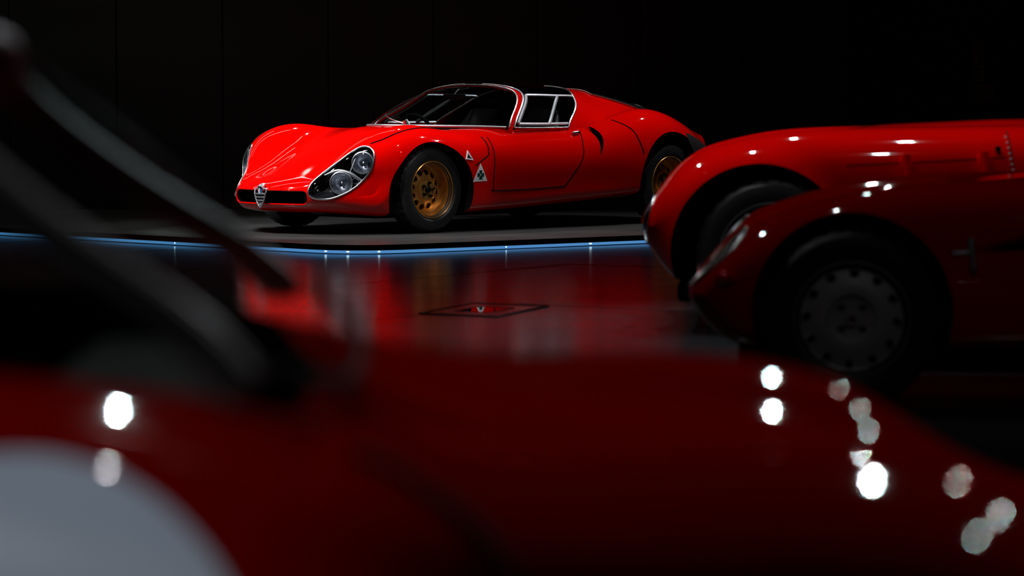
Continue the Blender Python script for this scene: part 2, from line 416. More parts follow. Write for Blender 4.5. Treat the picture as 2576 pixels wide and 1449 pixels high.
def edge_path(inset, z):
    l, arc, r = plat_outline(inset); pts = [l]+arc+[r]; return [(p.x, p.y, z) for p in pts]
# hanging fascia and bright metal lip
def ribbon(name, inset0, inset1, z0, z1, m, parent):
    a = edge_path(inset0, z0); b = edge_path(inset1, z0); n = len(a)
    V = a+b+[(x, y, z1) for x, y, _ in b]+[(x, y, z1) for x, y, _ in a]; F = []
    for i in range(n-1):
        for s in range(4): F.append((s*n+i, s*n+i+1, ((s+1) % 4)*n+i+1, ((s+1) % 4)*n+i))
    F += [(0, n, 2*n, 3*n), (n-1, 4*n-1, 3*n-1, 2*n-1)]
    return mesh_obj(name, V, F, m, parent, smooth=False)
ribbon('fascia', 0, .012, .026, PLAT-.004, 'fascia', plat)
ribbon('edge_lip', -.002, .014, PLAT-.004, PLAT+.001, 'lip', plat)
tube('led_tube', edge_path(.04, .013), .009, 'led', plat, n=8)
dots = []
l, arc, r_ = plat_outline(.03); ra = [(arc[3], .010), (arc[6], .012), (arc[10], .01)]
for d, s in ((.75, .006), (1.45, .014), (2.15, .007), (2.9, .007), (3.6, .008)): ra.append((arc[-1]+(r_-arc[-1]).normalized()*d, s))
for d, s in ((.7, .006), (1.3, .006)): ra.append((arc[0]+(l-arc[0]).normalized()*d, s))
for p, s in ra:
    o = tube('led_dot', [(p.x-.6*s, p.y, .016), (p.x+.6*s, p.y, .016)], .004, 'ledspot', plat, n=6)  # small glowing dots set unevenly along the strip
# ------------------------------------------------------------------ floor hatch with polished plate
def fl(u, v, z=0):
    d = (CAM_Z-z)*7513.3/(v-236.75); return Vector(((u-1288)*d/7513.3, d, z))
hq = [Vector((-.425, 13.52, 0)), Vector((-.062, 13.31, 0)), Vector((.175, 13.98, 0)), Vector((-.19, 14.19, 0))]
hc_ = sum(hq, Vector())/4
hatch = empty('floor_hatch', hc_); tag(hatch, 'square floor hatch with a black rim and a polished plate mirroring red', 'floor hatch')
def ringframe(name, q, k0, k1, z0, z1, m, parent):
    o_ = [(p-hc_)*k0 for p in q]; i_ = [(p-hc_)*k1 for p in q]
    V = [(p.x, p.y, z) for z in (z0, z1) for p in o_+i_]; F = []
    for i in range(4):
        j = (i+1) % 4; F += [(i, j, 8+j, 8+i), (4+i, 12+i, 12+j, 4+j), (8+i, 8+j, 12+j, 12+i), (i, 4+i, 4+j, j)]
    return mesh_obj(name, V, F, m, parent, smooth=False)
ringframe('rim', hq, 1.0, .93, -.002, .004, 'fascia', hatch)
q_ = [(p-hc_) for p in hq]
def quad(name, k, z0, z1, m):
    V = [(p.x*k, p.y*k, z) for z in (z0, z1) for p in q_]
    return mesh_obj(name, V, [(3, 2, 1, 0), (4, 5, 6, 7)]+[(i, (i+1) % 4, 4+(i+1) % 4, 4+i) for i in range(4)], m, hatch, smooth=False)
quad('lid', .925, -.002, .0015, 'tile')
ringframe('inner_rim', hq, .46, .42, .001, .003, 'fascia', hatch)
quad('polished_plate', .415, .0012, .0022, 'mirror')

# ------------------------------------------------------------------ ceiling lamps
TR = tag(box('lighting_track', -.03, .03, -11, 11, 4.84, 4.9, 'lamp_body'), 'black lighting track fixed along the ceiling', 'track'); TR.location = (-1.2, 13, 0)
lamp_proto = None
def ceiling_lamp(x, y, z, tx, ty, tz, watts, cone, rad, colr, amber=False):
    global lamp_proto
    root = empty('ceiling_spotlight' if not amber else 'ceiling_lamp', (x, y, z))
    tag(root, 'black cylindrical spotlight hanging from the dark ceiling' if not amber else 'small amber lamp hanging from the dark ceiling', 'spotlight' if not amber else 'lamp', 'ceiling spotlights' if not amber else 'amber ceiling lamps')
    d = (Vector((tx, ty, tz))-Vector((x, y, z))).normalized(); rot = d.to_track_quat('-Z', 'Y').to_euler()
    if lamp_proto is None:
        lamp_proto = [None, None, None]
        n = 24; V = [(.075*math.cos(2*math.pi*i/n), .075*math.sin(2*math.pi*i/n), zz) for zz in (.02, .22) for i in range(n)]
        V += [(.066*math.cos(2*math.pi*i/n), .066*math.sin(2*math.pi*i/n), .02) for i in range(n)]+[(.06*math.cos(2*math.pi*i/n), .06*math.sin(2*math.pi*i/n), .07) for i in range(n)]
        F = [(i, (i+1) % n, n+(i+1) % n, n+i) for i in range(n)]+[tuple(range(n, 2*n))]+[(i, 2*n+i, 2*n+(i+1) % n, (i+1) % n) for i in range(n)]+[(2*n+i, 3*n+i, 3*n+(i+1) % n, 2*n+(i+1) % n) for i in range(n)]+[tuple(range(3*n, 4*n))]
        lamp_proto[0] = mesh_obj('housing', V, F, 'lamp_body', root); h = lamp_proto[0]
    else: h = link(bpy.data.objects.new('housing', lamp_proto[0].data), root)
    h.rotation_euler = rot
    s = tube('stem', [(0, 0, .1), (0, 0, 4.9-z)], .012, 'lamp_body', root, n=8)
    if amber:
        n = 16; V = [(.03*math.cos(2*math.pi*i/n), .03*math.sin(2*math.pi*i/n), 0) for i in range(n)]
        b = mesh_obj('lens', V, [tuple(range(n))], 'amber_glow', root, smooth=False); b.rotation_euler = rot
        return
    ld = bpy.data.lights.new('spot', 'SPOT'); ld.energy = watts; ld.spot_size = R(cone); ld.spot_blend = .6; ld.shadow_soft_size = rad; ld.color = colr
    lo = link(bpy.data.objects.new('spot', ld), root); lo.rotation_euler = rot; lo.location = d*.02
for L in LAMPS: ceiling_lamp(*L)

for (x, y, z, L_, rz) in ((-3.6, 23.2, 3.1, 3.2, .1), (-2.6, 22.6, 3.9, 3.6, .1)):  # unseen glowing bars added for the streaks reflected in the coupe's bonnet
    ll = empty('added_glow_bar', (x, y, z), rz); tag(ll, 'added slim white glow bar, out of view, for streaks on the coupe bonnet', 'luminaire', 'added glow bars above the platform')
    box('housing', -L_/2, L_/2, -.05, .05, .012, .06, 'lamp_body', ll, bevel=.006); box('diffuser', -L_/2+.02, L_/2-.02, -.042, .042, 0, .0125, 'linear_glow', ll)
    for dx in (-.42, .42): tube('hanger', [(dx*L_, 0, .06), (dx*L_, 0, 4.9-z)], .004, 'lamp_body', ll, n=6)
# ------------------------------------------------------------------ wheels
def tyre(name, R0, rim, w, m, parent, n=120, tread=True):
    """tyre about local y, outer side at y=0, inner side at y=-w"""
    sw = R0-rim
    prof = [(rim, -.012, 0), (rim+.25*sw, .006, 0), (rim+.55*sw, .008, 0), (rim+.8*sw, 0.0, 0), (R0-.012, -.012, 0)]
    nt = 9
    for k in range(nt):
        y = -.02-(w-.04)*k/(nt-1); cr = .006*(1-(2*k/(nt-1)-1)**2); prof.append((R0-.004+cr*.6, y, 1 if k % 2 == 0 else 2))
    prof += [(R0-.012, -w+.012, 0), (rim+.6*sw, -w-.004, 0), (rim, -w+.012, 0), (rim-.01, -w+.02, 0), (rim-.01, -.02, 0)]
    V = []; k = len(prof)
    for i in range(n):
        a = 2*math.pi*i/n
        for r, y, t in prof:
            rr = r
            if tread and t == 2 : rr = r-.006
            if tread and t == 1 and i % 4 == 0: rr = r-.007
            V.append((rr*math.cos(a), y, rr*math.sin(a)))
    F = [(i*k+j, i*k+(j+1) % k, ((i+1) % n)*k+(j+1) % k, ((i+1) % n)*k+j) for i in range(n) for j in range(k)]
    o = mesh_obj(name, V, F, m, parent, angle=30)
    bm = bmesh.new(); bm.from_mesh(o.data); bmesh.ops.recalc_face_normals(bm, faces=bm.faces); bm.to_mesh(o.data); bm.free()
    o.data.shade_smooth(); o.data.set_sharp_from_angle(angle=R(30)); return o
def holes(nh, rad, r, y0, y1, ph=0, n=20):
    out = []
    for i in range(nh):
        a = 2*math.pi*i/nh+ph; V, F = cyl_vf(rad*math.cos(a), rad*math.sin(a), r, y0, y1, n); out.append((V, F))
    V = []; F = []
    for v, f in out: F += [tuple(i+len(V) for i in q) for q in f]; V += v
    return V, F
def gold_wheel(parent, loc):
    """deep-dish gold wheel, outer face at y=0"""
    prof = [(.187, -.002), (.187, -.012), (.178, -.016), (.172, -.03), (.168, -.10), (.160, -.104), (.150, -.103), (.128, -.094), (.098, -.078), (.080, -.072), (.072, -.058), (.045, -.052), (.0005, -.052),
            (.0005, -.075), (.07, -.085), (.10, -.095), (.13, -.112), (.155, -.122), (.176, -.118), (.178, -.17), (.186, -.175), (.190, -.178), (.192, -.17), (.184, -.165), (.182, -.03), (.186, -.018), (.194, -.012), (.194, -.002), (.190, .002)]
    o = lathe('wheel', prof, ['gold', 'gold'], parent, 72)
    cut(o, [holes(12, .117, .0235, -.2, .05, R(10))]); o.location = loc
    # raised lips around the holes
    for i in range(12):
        a = 2*math.pi*i/12+R(10); c = Vector((.117*math.cos(a), -.0865, .117*math.sin(a))); er = Vector((math.cos(a), -.5, math.sin(a))).normalized(); et = Vector((-math.sin(a), 0, math.cos(a)))
        tube('hole_lip', [c+er*(.0245*math.cos(t))+et*(.0245*math.sin(t)) for t in np.linspace(0, 2*math.pi, 17)[:-1]], .0028, 'gold', o, True, 6)
    tyre('tyre', .29, .184, .165, 'rubber', o)
    lathe('centre_cap', [(.0005, -.030), (.012, -.031), (.020, -.036), (.023, -.045), (.023, -.055), (.0005, -.055)], 'bolt', o, 28)
    lathe('brake_disc', [(.02, -.13), (.13, -.13), (.13, -.142), (.02, -.142)], 'bolt', o, 48)
    ln = None
    for i in range(5):
        a = 2*math.pi*i/5+R(30); lx, lz = .047*math.cos(a), .047*math.sin(a)
        V = []; F = []
        for (r, y) in ((.011, -.052), (.011, -.036), (.006, -.034), (.006, -.026)):
            V += [(r*math.cos(t)+lx, y, r*math.sin(t)+lz) for t in np.linspace(0, 2*math.pi, 7)[:-1]]
        F = grid_faces(4, 6, 0, True, True)+[tuple(range(18, 24))]
        mesh_obj('lug_nut', V, F, 'bolt', o, angle=30)
        fn = [( .030*math.cos(a+d)+0, -.050, .030*math.sin(a+d)) for d in (-.3, .3)]
    return o

# ================================================================== the red coupe on the platform
TH = .79111
car = empty('sports_coupe', (-1.0651, 20.6238, PLAT), TH+math.pi)
tag(car, 'low glossy red mid-engined coupe with gold wheels on the lit platform', 'car')
def st(x, *yz): return [(x, y, z) for y, z in yz]
MAIN = [
 [(.87,0,.25),(.855,.17,.25),(.805,.33,.25),(.715,.45,.252),(.595,.56,.255),(.455,.665,.26)],
 [(.835,0,.318),(.82,.17,.318),(.768,.33,.325),(.685,.45,.345),(.56,.575,.35),(.43,.69,.33),(.505,.63,.20),(.655,.47,.185),(.77,.33,.178),(.815,.17,.175),(.825,0,.175)],
 [(.69,0,.395),(.68,.18,.392),(.655,.335,.405),(.60,.485,.463),(.50,.63,.46),(.385,.735,.37),(.42,.70,.2),(.49,.60,.15),(.59,.4,.143),(.64,.2,.14),(.65,0,.14)],
 [(.49,0,.488),(.485,.18,.484),(.485,.35,.507),(.465,.535,.605),(.41,.685,.55),(.335,.768,.40),(.35,.745,.2),(.385,.68,.137),(.42,.4,.125),(.45,.2,.125),(.45,0,.125)],
 st(.27,(0,.578),(.185,.573),(.37,.592),(.57,.696),(.72,.63),(.797,.43),(.785,.21),(.73,.13),(.42,.12),(.2,.12),(0,.12)),
 st(.05,(0,.654),(.19,.650),(.39,.653),(.585,.727),(.735,.658),(.82,.45),(.805,.22),(.75,.13),(.42,.12),(.2,.12),(0,.12)),
 st(-.2,(0,.708),(.2,.704),(.41,.684),(.60,.698),(.748,.635),(.828,.45),(.812,.23),(.765,.138),(.42,.12),(.2,.12),(0,.12)),
 st(-.5,(0,.705),(.2,.705),(.43,.692),(.625,.680),(.757,.612),(.832,.45),(.817,.24),(.775,.152),(.42,.13),(.2,.13),(0,.13)),
 st(-.8,(0,.70),(.2,.70),(.44,.698),(.64,.687),(.765,.615),(.836,.45),(.82,.26),(.785,.166),(.42,.14),(.2,.14),(0,.14)),
 st(-1.2,(0,.70),(.2,.70),(.44,.70),(.645,.692),(.77,.62),(.84,.455),(.825,.28),(.79,.188),(.42,.15),(.2,.15),(0,.15)),
 st(-1.55,(0,.70),(.2,.70),(.45,.70),(.65,.708),(.78,.64),(.848,.465),(.83,.29),(.795,.205),(.42,.16),(.2,.16),(0,.16)),
 st(-1.85,(0,.70),(.22,.70),(.46,.715),(.655,.762),(.79,.69),(.858,.475),(.84,.29),(.80,.222),(.42,.17),(.2,.17),(0,.17)),
 st(-2.1,(0,.70),(.24,.705),(.46,.75),(.658,.815),(.795,.725),(.862,.48),(.845,.29),(.80,.23),(.42,.18),(.2,.18),(0,.18)),
 st(-2.35,(0,.715),(.25,.72),(.46,.765),(.655,.81),(.79,.715),(.86,.48),(.845,.29),(.80,.23),(.42,.19),(.2,.19),(0,.19)),
 st(-2.6,(0,.715),(.25,.72),(.46,.74),(.635,.742),(.765,.655),(.832,.46),(.82,.29),(.775,.23),(.42,.2),(.2,.2),(0,.2)),
 [(-2.86,0,.69),(-2.86,.25,.69),(-2.84,.45,.68),(-2.82,.595,.66),(-2.79,.70,.585),(-2.76,.76,.44),(-2.76,.75,.30),(-2.78,.71,.24),(-2.82,.42,.22),(-2.84,.2,.22),(-2.84,0,.22)],
 [(-3.05,0,.65),(-3.04,.25,.648),(-3.02,.43,.635),(-2.985,.555,.605),(-2.94,.625,.53),(-2.90,.665,.42),(-2.90,.655,.31),(-2.93,.61,.25),(-3.0,.42,.24),(-3.02,.2,.24),(-3.03,0,.24)],
]
body, skin = shell('body', MAIN, ['red', 'black'], car)
# --- headlight outline, drawn in a plane facing forward and outward at 45 degrees: (a, z), a=(y-x)/sqrt2
S2 = math.sqrt(.5)
HL = [(-.292,.290),(-.270,.341),(-.205,.401),(-.105,.476),(-.012,.545),(.056,.583),(.106,.583),(.139,.554),(.147,.505),(.129,.440),(.081,.373),(.014,.312),(-.067,.267),(-.150,.240),(-.232,.240),(-.279,.258)]
def on_pod(a, z, lift=0, side=1):
    p, n = snap(skin, (S2*2.2-a*S2, (S2*2.2+a*S2)*side, z), (-1, -side, 0), lift); return p, n
def az(a, z, depth, side=1):
    """point in the lamp plane: depth = (x+y)/sqrt2"""
    return Vector((depth*S2-a*S2, (depth*S2+a*S2)*side, z))
hl_s = smooth(HL, 4, True)
cutters = []
for sd in (1, -1):
    cutters.append(prism([az(a, z, 1.2, sd) for a, z in hl_s], (-.60*S2*1, -.60*S2*sd, 0)))
# wheel arches
for sd in (1, -1):
    for cx_, cz_, r_a in ((.035, .262, .352), (-2.335, .30, .362)):
        y0, y1 = (.42, 1.1) if sd > 0 else (-1.1, -.42)
        cutters.append(cyl_vf(cx_, cz_, r_a, y0, y1, 72))
# grille mouth
gp = [(y, .294) for y in np.linspace(-.318, .318, 15)]+[(.325+.042*math.sin(t), .247+.046*math.cos(t)) for t in np.linspace(.12, math.pi-.12, 9)]
gp += [(y, .200) for y in np.linspace(.318, -.318, 15)]+[(-.325-.042*math.sin(t), .247-.046*math.cos(t)) for t in np.linspace(.12, math.pi-.12, 9)]
cutters.append(prism([(.62, y, z) for y, z in gp], (.5, 0, 0)))
# cockpit
ck = [(-.275,.0),(-.34,.19),(-.485,.385),(-.625,.523),(-.71,.60),(-.82,.645),(-1.2,.655),(-1.5,.63),(-1.62,.55),(-1.7,.3)]
ckp = ck+[(x, -y) for x, y in ck[:0:-1]]
cutters.append(prism([(x, y, .30) for x, y in ckp], (0, 0, .7)))
# side scoops behind the doors
sc_o = [(-1.535,.712),(-1.60,.706),(-1.618,.681),(-1.618,.628),(-1.597,.576),(-1.573,.535),(-1.548,.50)]
sc_i = [(-1.565,.565),(-1.567,.610),(-1.557,.655),(-1.545,.690)]
scp = smooth(sc_o, 4)[:-1]+[sc_o[-1]]+smooth(sc_i, 3)
for sd in (1, -1):
    cutters.append(prism([(x, .56*sd, z) for x, z in scp], (0, .5*sd, 0)))
# tail side vents
tvp = [(-2.505,.642),(-2.66,.612),(-2.90,.560),(-2.93,.54),(-2.905,.45),(-2.80,.42),(-2.62,.43),(-2.58,.47)]
cut(body, cutters)
# --- shut lines
def shut(name, xz, r=.0042, parent=body, both=True):
    for sd in ((1, -1) if both else (1,)):
        tube(name, side_pts(skin, xz, .0006, 8, sd), r, 'gap', parent, n=6)
door_line = [(-.545,.639),(-.525,.588),(-.511,.492),(-.502,.406),(-.500,.33),(-.503,.283),(-.51,.277),(-.856,.279),(-1.18,.291),(-1.215,.30),(-1.277,.37),(-1.352,.451),(-1.388,.521),(-1.405,.586),(-1.452,.662)]
shut('door_shut_line', door_line, .0036)
shut('nose_shut_line', [(-.325,.452),(-.348,.463),(-.40,.49),(-.457,.519),(-.468,.545),(-.482,.585),(-.492,.641)], .0042)
shut('tail_shut_line', [(-1.83,.749),(-1.856,.73),(-1.922,.676),(-1.965,.583),(-1.994,.513)], .0042)
for sd in (1, -1):
    hp = [snap(skin, (x, y*sd, 1.2), (0, 0, -1), .001)[0] for x, y in smooth([(.43,.60),(.36,.642),(.27,.664),(.15,.668),(.02,.655),(-.12,.63),(-.30,.60)], 6)]
    tube('lid_shut_line', hp, .0042, 'gap', body, n=6)
# flank vents at the tail, fine dark mesh standing just proud
for sd in (1, -1):
    P = [snap(skin, (x, 1.6*sd, z), (0, -sd, 0), .002)[0] for x, z in smooth(tvp, 4, True)]
    c = sum(P, Vector())/len(P); ringN = 5; V = []; F = []; n = len(P)
    for k in range(ringN+1):
        for p in P:
            q = c.lerp(p, (k+.001)/ringN); V.append(snap(skin, (q.x, 1.6*sd, q.z), (0, -sd, 0), .002)[0])
    F = grid_faces(ringN+1, n, 0, sd < 0, True)
    tv_o = mesh_obj('tail_vent', V, F, 'mesh', car)
# --- grille mesh and mouth rim
box('grille_backing', .60, .64, -.38, .38, .19, .31, 'mesh', car)
V = []; F = []
def addbar(p, q, r):
    p, q = Vector(p), Vector(q); t = (q-p).normalized(); a = t.cross(Vector((1, 0, 0))).normalized()*r; b = Vector((r, 0, 0)); k = len(V)
    for e in (p, q): V.extend([e+a+b, e-a+b, e-a-b, e+a-b])
    F.extend([(k, k+1, k+5, k+4), (k+1, k+2, k+6, k+5), (k+2, k+3, k+7, k+6), (k+3, k, k+4, k+7)])
for k in range(-52, 53):
    y = k*.007; x = .80-.28*y*y
    if abs(y) < .36: addbar((x-.03, y-.02, .203), (x-.03, y+.02, .291), .0008); addbar((x-.03, y+.02, .203), (x-.03, y-.02, .291), .0008)
gm = mesh_obj('grille_mesh', V, F, 'mesh', car, smooth=False); gm['kind'] = 'stuff'
gl = [snap(skin, (1.6, y, z), (-1, 0, 0), .0)[0] for y, z in gp]
tube('mouth_lip', [Vector(p)-Vector((.006, 0, 0)) for p in smooth([tuple(p) for p in gl], 3, True)], .006, 'red', body, True, 8)
# --- headlights
def headlight(sd):
    """glass cover, chrome trim, black bowl with two round lamps and one small lamp"""
    nm = 'headlight_cover'
    out = [on_pod(a, z, .001, sd)[0] for a, z in hl_s]; ca, cz = -.07, .41; V = []; n = len(hl_s); K = 8
    for k in range(K+1):
        s = (k+.0005)/K
        for a, z in hl_s: V.append(on_pod(ca+(a-ca)*s, cz+(z-cz)*s, .001, sd)[0])
    F = grid_faces(K+1, n, 0, sd < 0, True)
    cov = mesh_obj(nm, V, F, 'cover', car)
    tube('chrome_trim', out, .0065, 'chrome', cov, True, 8)
    # bowl: dished black shell that closes the cut
    V = []; K = 10
    for k in range(K+1):
        s = 1.03*(1-k/K)+.0001
        for a, z in hl_s:
            p = on_pod(ca+(a-ca)*min(s, 1), cz+(z-cz)*min(s, 1), 0, sd)[0] if k == 0 else None
            dep = .13*max(0, min(1, (1-s/1.03)*3.2))**.6
            b = on_pod(ca+(a-ca)*min(s, 1), cz+(z-cz)*min(s, 1), 0, sd)[0]
            V.append(b-Vector((S2, S2*sd, 0))*(.004+dep*.75))
    bowl = mesh_obj('headlight_bowl', V, grid_faces(K+1, n, 0, sd > 0, True), 'bucket', car)
    def lamp(a, z, r, back, tilt=0.0):
        c = on_pod(a, z, 0, sd)[0]-Vector((S2, S2*sd, 0))*back
        ax = Vector((S2+.12, (S2-.12)*sd, .02)).normalized(); q = Vector((0, 1, 0)).rotation_difference(ax)
        o = lathe('lamp', [(r*1.08, 0), (r*1.10, -.012), (r*1.02, -.014), (r*.98, -.004), (r*.95, -.006), (r*.8, -.028), (r*.5, -.046), (r*.16, -.056), (.0005, -.057), (.0005, -.062), (r*.6, -.054), (r*1.1, -.03), (r*1.16, -.006), (r*1.14, .002)], 'reflector', car, 40)
        o.rotation_mode = 'QUATERNION'; o.rotation_quaternion = q; o.location = c
        lathe('lens', [(.0005, .012), (r*.5, .009), (r*.97, 0), (r*.97, -.002), (.0005, .010)], 'lens', o, 32)
        lathe('rim', [(r*1.05, .006), (r*1.15, .003), (r*1.17, -.008), (r*1.05, -.004)], 'alu', o, 40)
        lathe('bulb', [(.0005, -.02), (r*.12, -.024), (r*.14, -.04), (.0005, -.05)], 'chrome', o, 16)
        # dark sleeve behind the lamp
        lathe('sleeve', [(r*1.17, -.004), (r*1.26, -.05), (r*1.30, -.10), (r*1.2, -.10), (r*1.1, -.05), (r*1.1, -.01)], 'bucket', o, 40)
    lamp(.068, .478, .066, .035); lamp(-.075, .345, .068, .030); lamp(.022, .357, .020, .022)
    # bright divider sweeping between the two bowls
    dv = []
    for a, z in smooth([(-.185, .395), (-.10, .425), (-.02, .408), (.035, .375), (.075, .355)], 6): dv.append(on_pod(a, z, 0, sd)[0]-Vector((S2, S2*sd, 0))*.02)
    tube('lamp_divider', dv, [.004+.010*math.sin(math.pi*i/(len(dv)-1)) for i in range(len(dv))], 'alu', bowl, n=8)
    dv = []
    for a, z in smooth([(-.02, .405), (.0, .455), (.02, .505), (.06, .55), (.10, .56)], 6): dv.append(on_pod(a, z, 0, sd)[0]-Vector((S2, S2*sd, 0))*.03)
    tube('lamp_divider', dv, .004, 'alu', bowl, n=8)
for sd in (1, -1): headlight(sd)
# --- shield badge in the mouth
sh = [(-.05,.302),(.05,.302),(.058,.294),(.055,.268),(.040,.228),(.022,.198),(.006,.180),(-.006,.180),(-.022,.198),(-.040,.228),(-.055,.268),(-.058,.294)]
bx_ = lambda z: .884-.9*max(0, z-.27)**1.0*.35
badge = tube('shield_badge', [(bx_(z), y, z) for y, z in smooth(sh, 4, True)], .0055, 'alu', car, True, 8)
for z, hw in ((.268, .052), (.246, .044), (.224, .035), (.204, .023)):
    box('bar', .878, .888, -hw, hw, z-.006, z+.004, 'alu', badge, bevel=.002)
box('foot_plate', .880, .889, -.010, .010, .183, .199, 'alu', badge, bevel=.003)
rd = lathe('roundel', [(.0005, .010), (.019, .009), (.0215, .006), (.0215, 0), (.0005, 0)], 'blue', badge, 32); rd.location = (.876, 0, .289); rd.rotation_euler = (0, 0, R(-90))
rr_ = lathe('roundel_rim', [(.0215, .011), (.026, .010), (.0275, .002), (.0275, -.004), (.0215, -.004)], 'chrome', badge, 32); rr_.location = (.876, 0, .289); rr_.rotation_euler = (0, 0, R(-90))
n = 12; V = [(.8868, 0, .289)]+[(.8862, -.018*math.sin(math.pi*i/n), .289+.018*math.cos(math.pi*i/n)) for i in range(n+1)]
mesh_obj('roundel_field', V, [(0, i+1, i+2) for i in range(n)], 'white', badge, smooth=False)
box('roundel_cross', .8866, .8876, -.0125, -.0045, .2875, .2905, 'badge_red', badge); box('roundel_cross', .8866, .8876, -.0100, -.0070, .277, .301, 'badge_red', badge)
tube('badge_peak', [(.880, 0, .306), (.868, 0, .318), (.852, 0, .330), (.838, 0, .336)], [.024, .020, .012, .003], 'alu', badge, n=14)
# --- wheels
w0 = gold_wheel(car, (0, .748, .2915))
w1 = dup(w0, car, (0, -.748, .2915), (0, 0, math.pi)); w2 = dup(w0, car, (-2.35, .795, .2915)); w3 = dup(w0, car, (-2.35, -.795, .2915), (0, 0, math.pi))
for w in (w2, w3): w.scale = (1.0, 1.05, 1.0)
# --- badges and emblem on the flank
def tri(name, pts, m, lift, thick, parent, side=1, rnd=0):
    P = [snap(skin, (x, 1.6*side, z), (0, -side, 0), lift)[0] for x, z in pts]; Q = [snap(skin, (x, 1.6*side, z), (0, -side, 0), lift-thick)[0] for x, z in pts]; n = len(P)
    o = mesh_obj(name, P+Q, [tuple(range(n)), tuple(range(n, 2*n))[::-1]]+[(i, n+i, n+(i+1) % n, (i+1) % n) for i in range(n)], m, parent, smooth=False)
    bm = bmesh.new(); bm.from_mesh(o.data); bmesh.ops.recalc_face_normals(bm, faces=bm.faces); bm.to_mesh(o.data); bm.free(); return o
def dens(poly, k=6): return [tuple(np.array(poly[i])*(1-s/k)+np.array(poly[(i+1) % len(poly)])*s/k) for i in range(len(poly)) for s in range(k)]
for sd in (1, -1):
    em = tri('clover_triangle', dens([(-.370,.466),(-.304,.340),(-.436,.344)]), 'white', .0022, .0024, car, sd)
    cxx, czz = -.371, .386
    for ang in (90, 0, 180, 270):
        a = R(ang); leaf = []
        for lx, ly in ((.003, 0), (.010, .009), (.021, .0145), (.030, .013), (.0325, .006), (.031, 0), (.0325, -.006), (.030, -.013), (.021, -.0145), (.010, -.009)):
            leaf.append((cxx+(lx*math.cos(a)-ly*math.sin(a)), czz+(lx*math.sin(a)+ly*math.cos(a))))
        tri('clover_leaf', leaf, 'green', .0030, .0008, em, sd)
    tri('clover_stem', [(cxx-.004, czz-.004), (cxx-.007, czz-.002), (cxx-.026, czz-.036), (cxx-.023, czz-.037)], 'green', .0030, .0008, em, sd)
    b2 = tri('maker_badge', dens([(-.263,.552),(-.236,.494),(-.304,.486)]), 'white', .006, .006, car, sd)
    tri('badge_inlay', [(-.264,.537),(-.247,.502),(-.289,.497)], 'bolt', .0066, .001, b2, sd)
    tri('badge_stroke', [(-.262,.530),(-.258,.530),(-.284,.503),(-.288,.503)], 'white', .0072, .001, b2, sd)
    h0 = snap(skin, (-1.37, 1.6*sd, .652), (0, -sd, 0), .008)[0]; h1 = snap(skin, (-1.425, 1.6*sd, .655), (0, -sd, 0), .012)[0]
    dh = tube('door_handle', [h0, h0.lerp(h1, .35)+Vector((0, .012*sd, .003)), h1], [.012, .010, .012], 'chrome', car, n=12)
    tube('lock_button', [h1, h1+Vector((0, .014*sd, 0))], .010, 'chrome', dh, n=12)
# black underside tray
box('undertray', -2.2, .25, -.45, .45, .095, .14, 'black', car, bevel=.02)
# --- greenhouse
W = [
 [(-.25,0,.712),(-.315,.20,.711),(-.46,.40,.708),(-.60,.54,.705),(-.69,.62,.702),(-.765,.685,.699),(-.77,.70,.62)],
 [(-.62,0,.885),(-.65,.19,.880),(-.72,.35,.862),(-.775,.48,.825),(-.785,.585,.776),(-.778,.685,.704),(-.775,.70,.62)],
 [(-1.08,0,.998),(-1.08,.2,.992),(-1.085,.36,.972),(-1.07,.480,.930),(-.945,.590,.825),(-.79,.688,.703),(-.78,.70,.62)],
 [(-1.118,0,1.002),(-1.118,.2,.996),(-1.122,.364,.976),(-1.112,.486,.933),(-.985,.595,.828),(-.825,.691,.701),(-.80,.705,.62)],
 [(-1.32,0,1.006),(-1.32,.21,.999),(-1.32,.37,.977),(-1.305,.495,.932),(-1.20,.603,.829),(-1.05,.694,.697),(-1.03,.71,.62)],
 [(-1.54,0,1.000),(-1.54,.21,.993),(-1.53,.365,.970),(-1.50,.490,.928),(-1.395,.602,.828),(-1.22,.692,.697),(-1.20,.71,.62)],
 [(-1.76,0,.989),(-1.755,.20,.981),(-1.72,.345,.962),(-1.655,.470,.922),(-1.555,.592,.828),(-1.385,.686,.698),(-1.37,.71,.62)],
 [(-2.06,0,.966),(-2.055,.18,.955),(-2.03,.30,.925),(-1.95,.42,.872),(-1.82,.565,.798),(-1.62,.68,.706),(-1.60,.71,.62)],
 [(-2.42,0,.910),(-2.41,.18,.897),(-2.37,.29,.862),(-2.28,.39,.822),(-2.12,.53,.778),(-1.86,.655,.730),(-1.84,.69,.64)],
 [(-2.80,0,.835),(-2.79,.17,.818),(-2.74,.28,.775),(-2.66,.37,.738),(-2.52,.50,.715),(-2.30,.63,.70),(-2.28,.66,.62)],
]
D = Dome(W)
ws = D.patch('windscreen', 0, 2, -5, 5, 'glass', car, 24, 60)
b0 = [(x, y, z+.005) for x, y, z in W[0][:6]]; tube('windscreen_trim', smooth([(x, -y, z) for x, y, z in b0[:0:-1]]+b0, 8), .0085, 'alu', ws, n=8)
tube('windscreen_trim', D.line([(2, -5), (2, 5)], .002, 60), .0070, 'chrome', ws, n=8)
D.patch('screen_pillar', 2, 3, -5.6, 5.6, ['red', 'seat'], car, 8, 80, thick=.012)
D.patch('roof_spine', 3, 6, -.45, .45, ['red', 'seat'], car, 24, 8, thick=.012)
D.patch('rear_cowl', 6, 9, -6, 6, ['red', 'seat'], car, 44, 80, thick=.006)
rw = D.patch('rear_window', 7.0, 8.75, -2.0, 2.0, 'bucket', car, 30, 30, lift=.007, thick=.006)
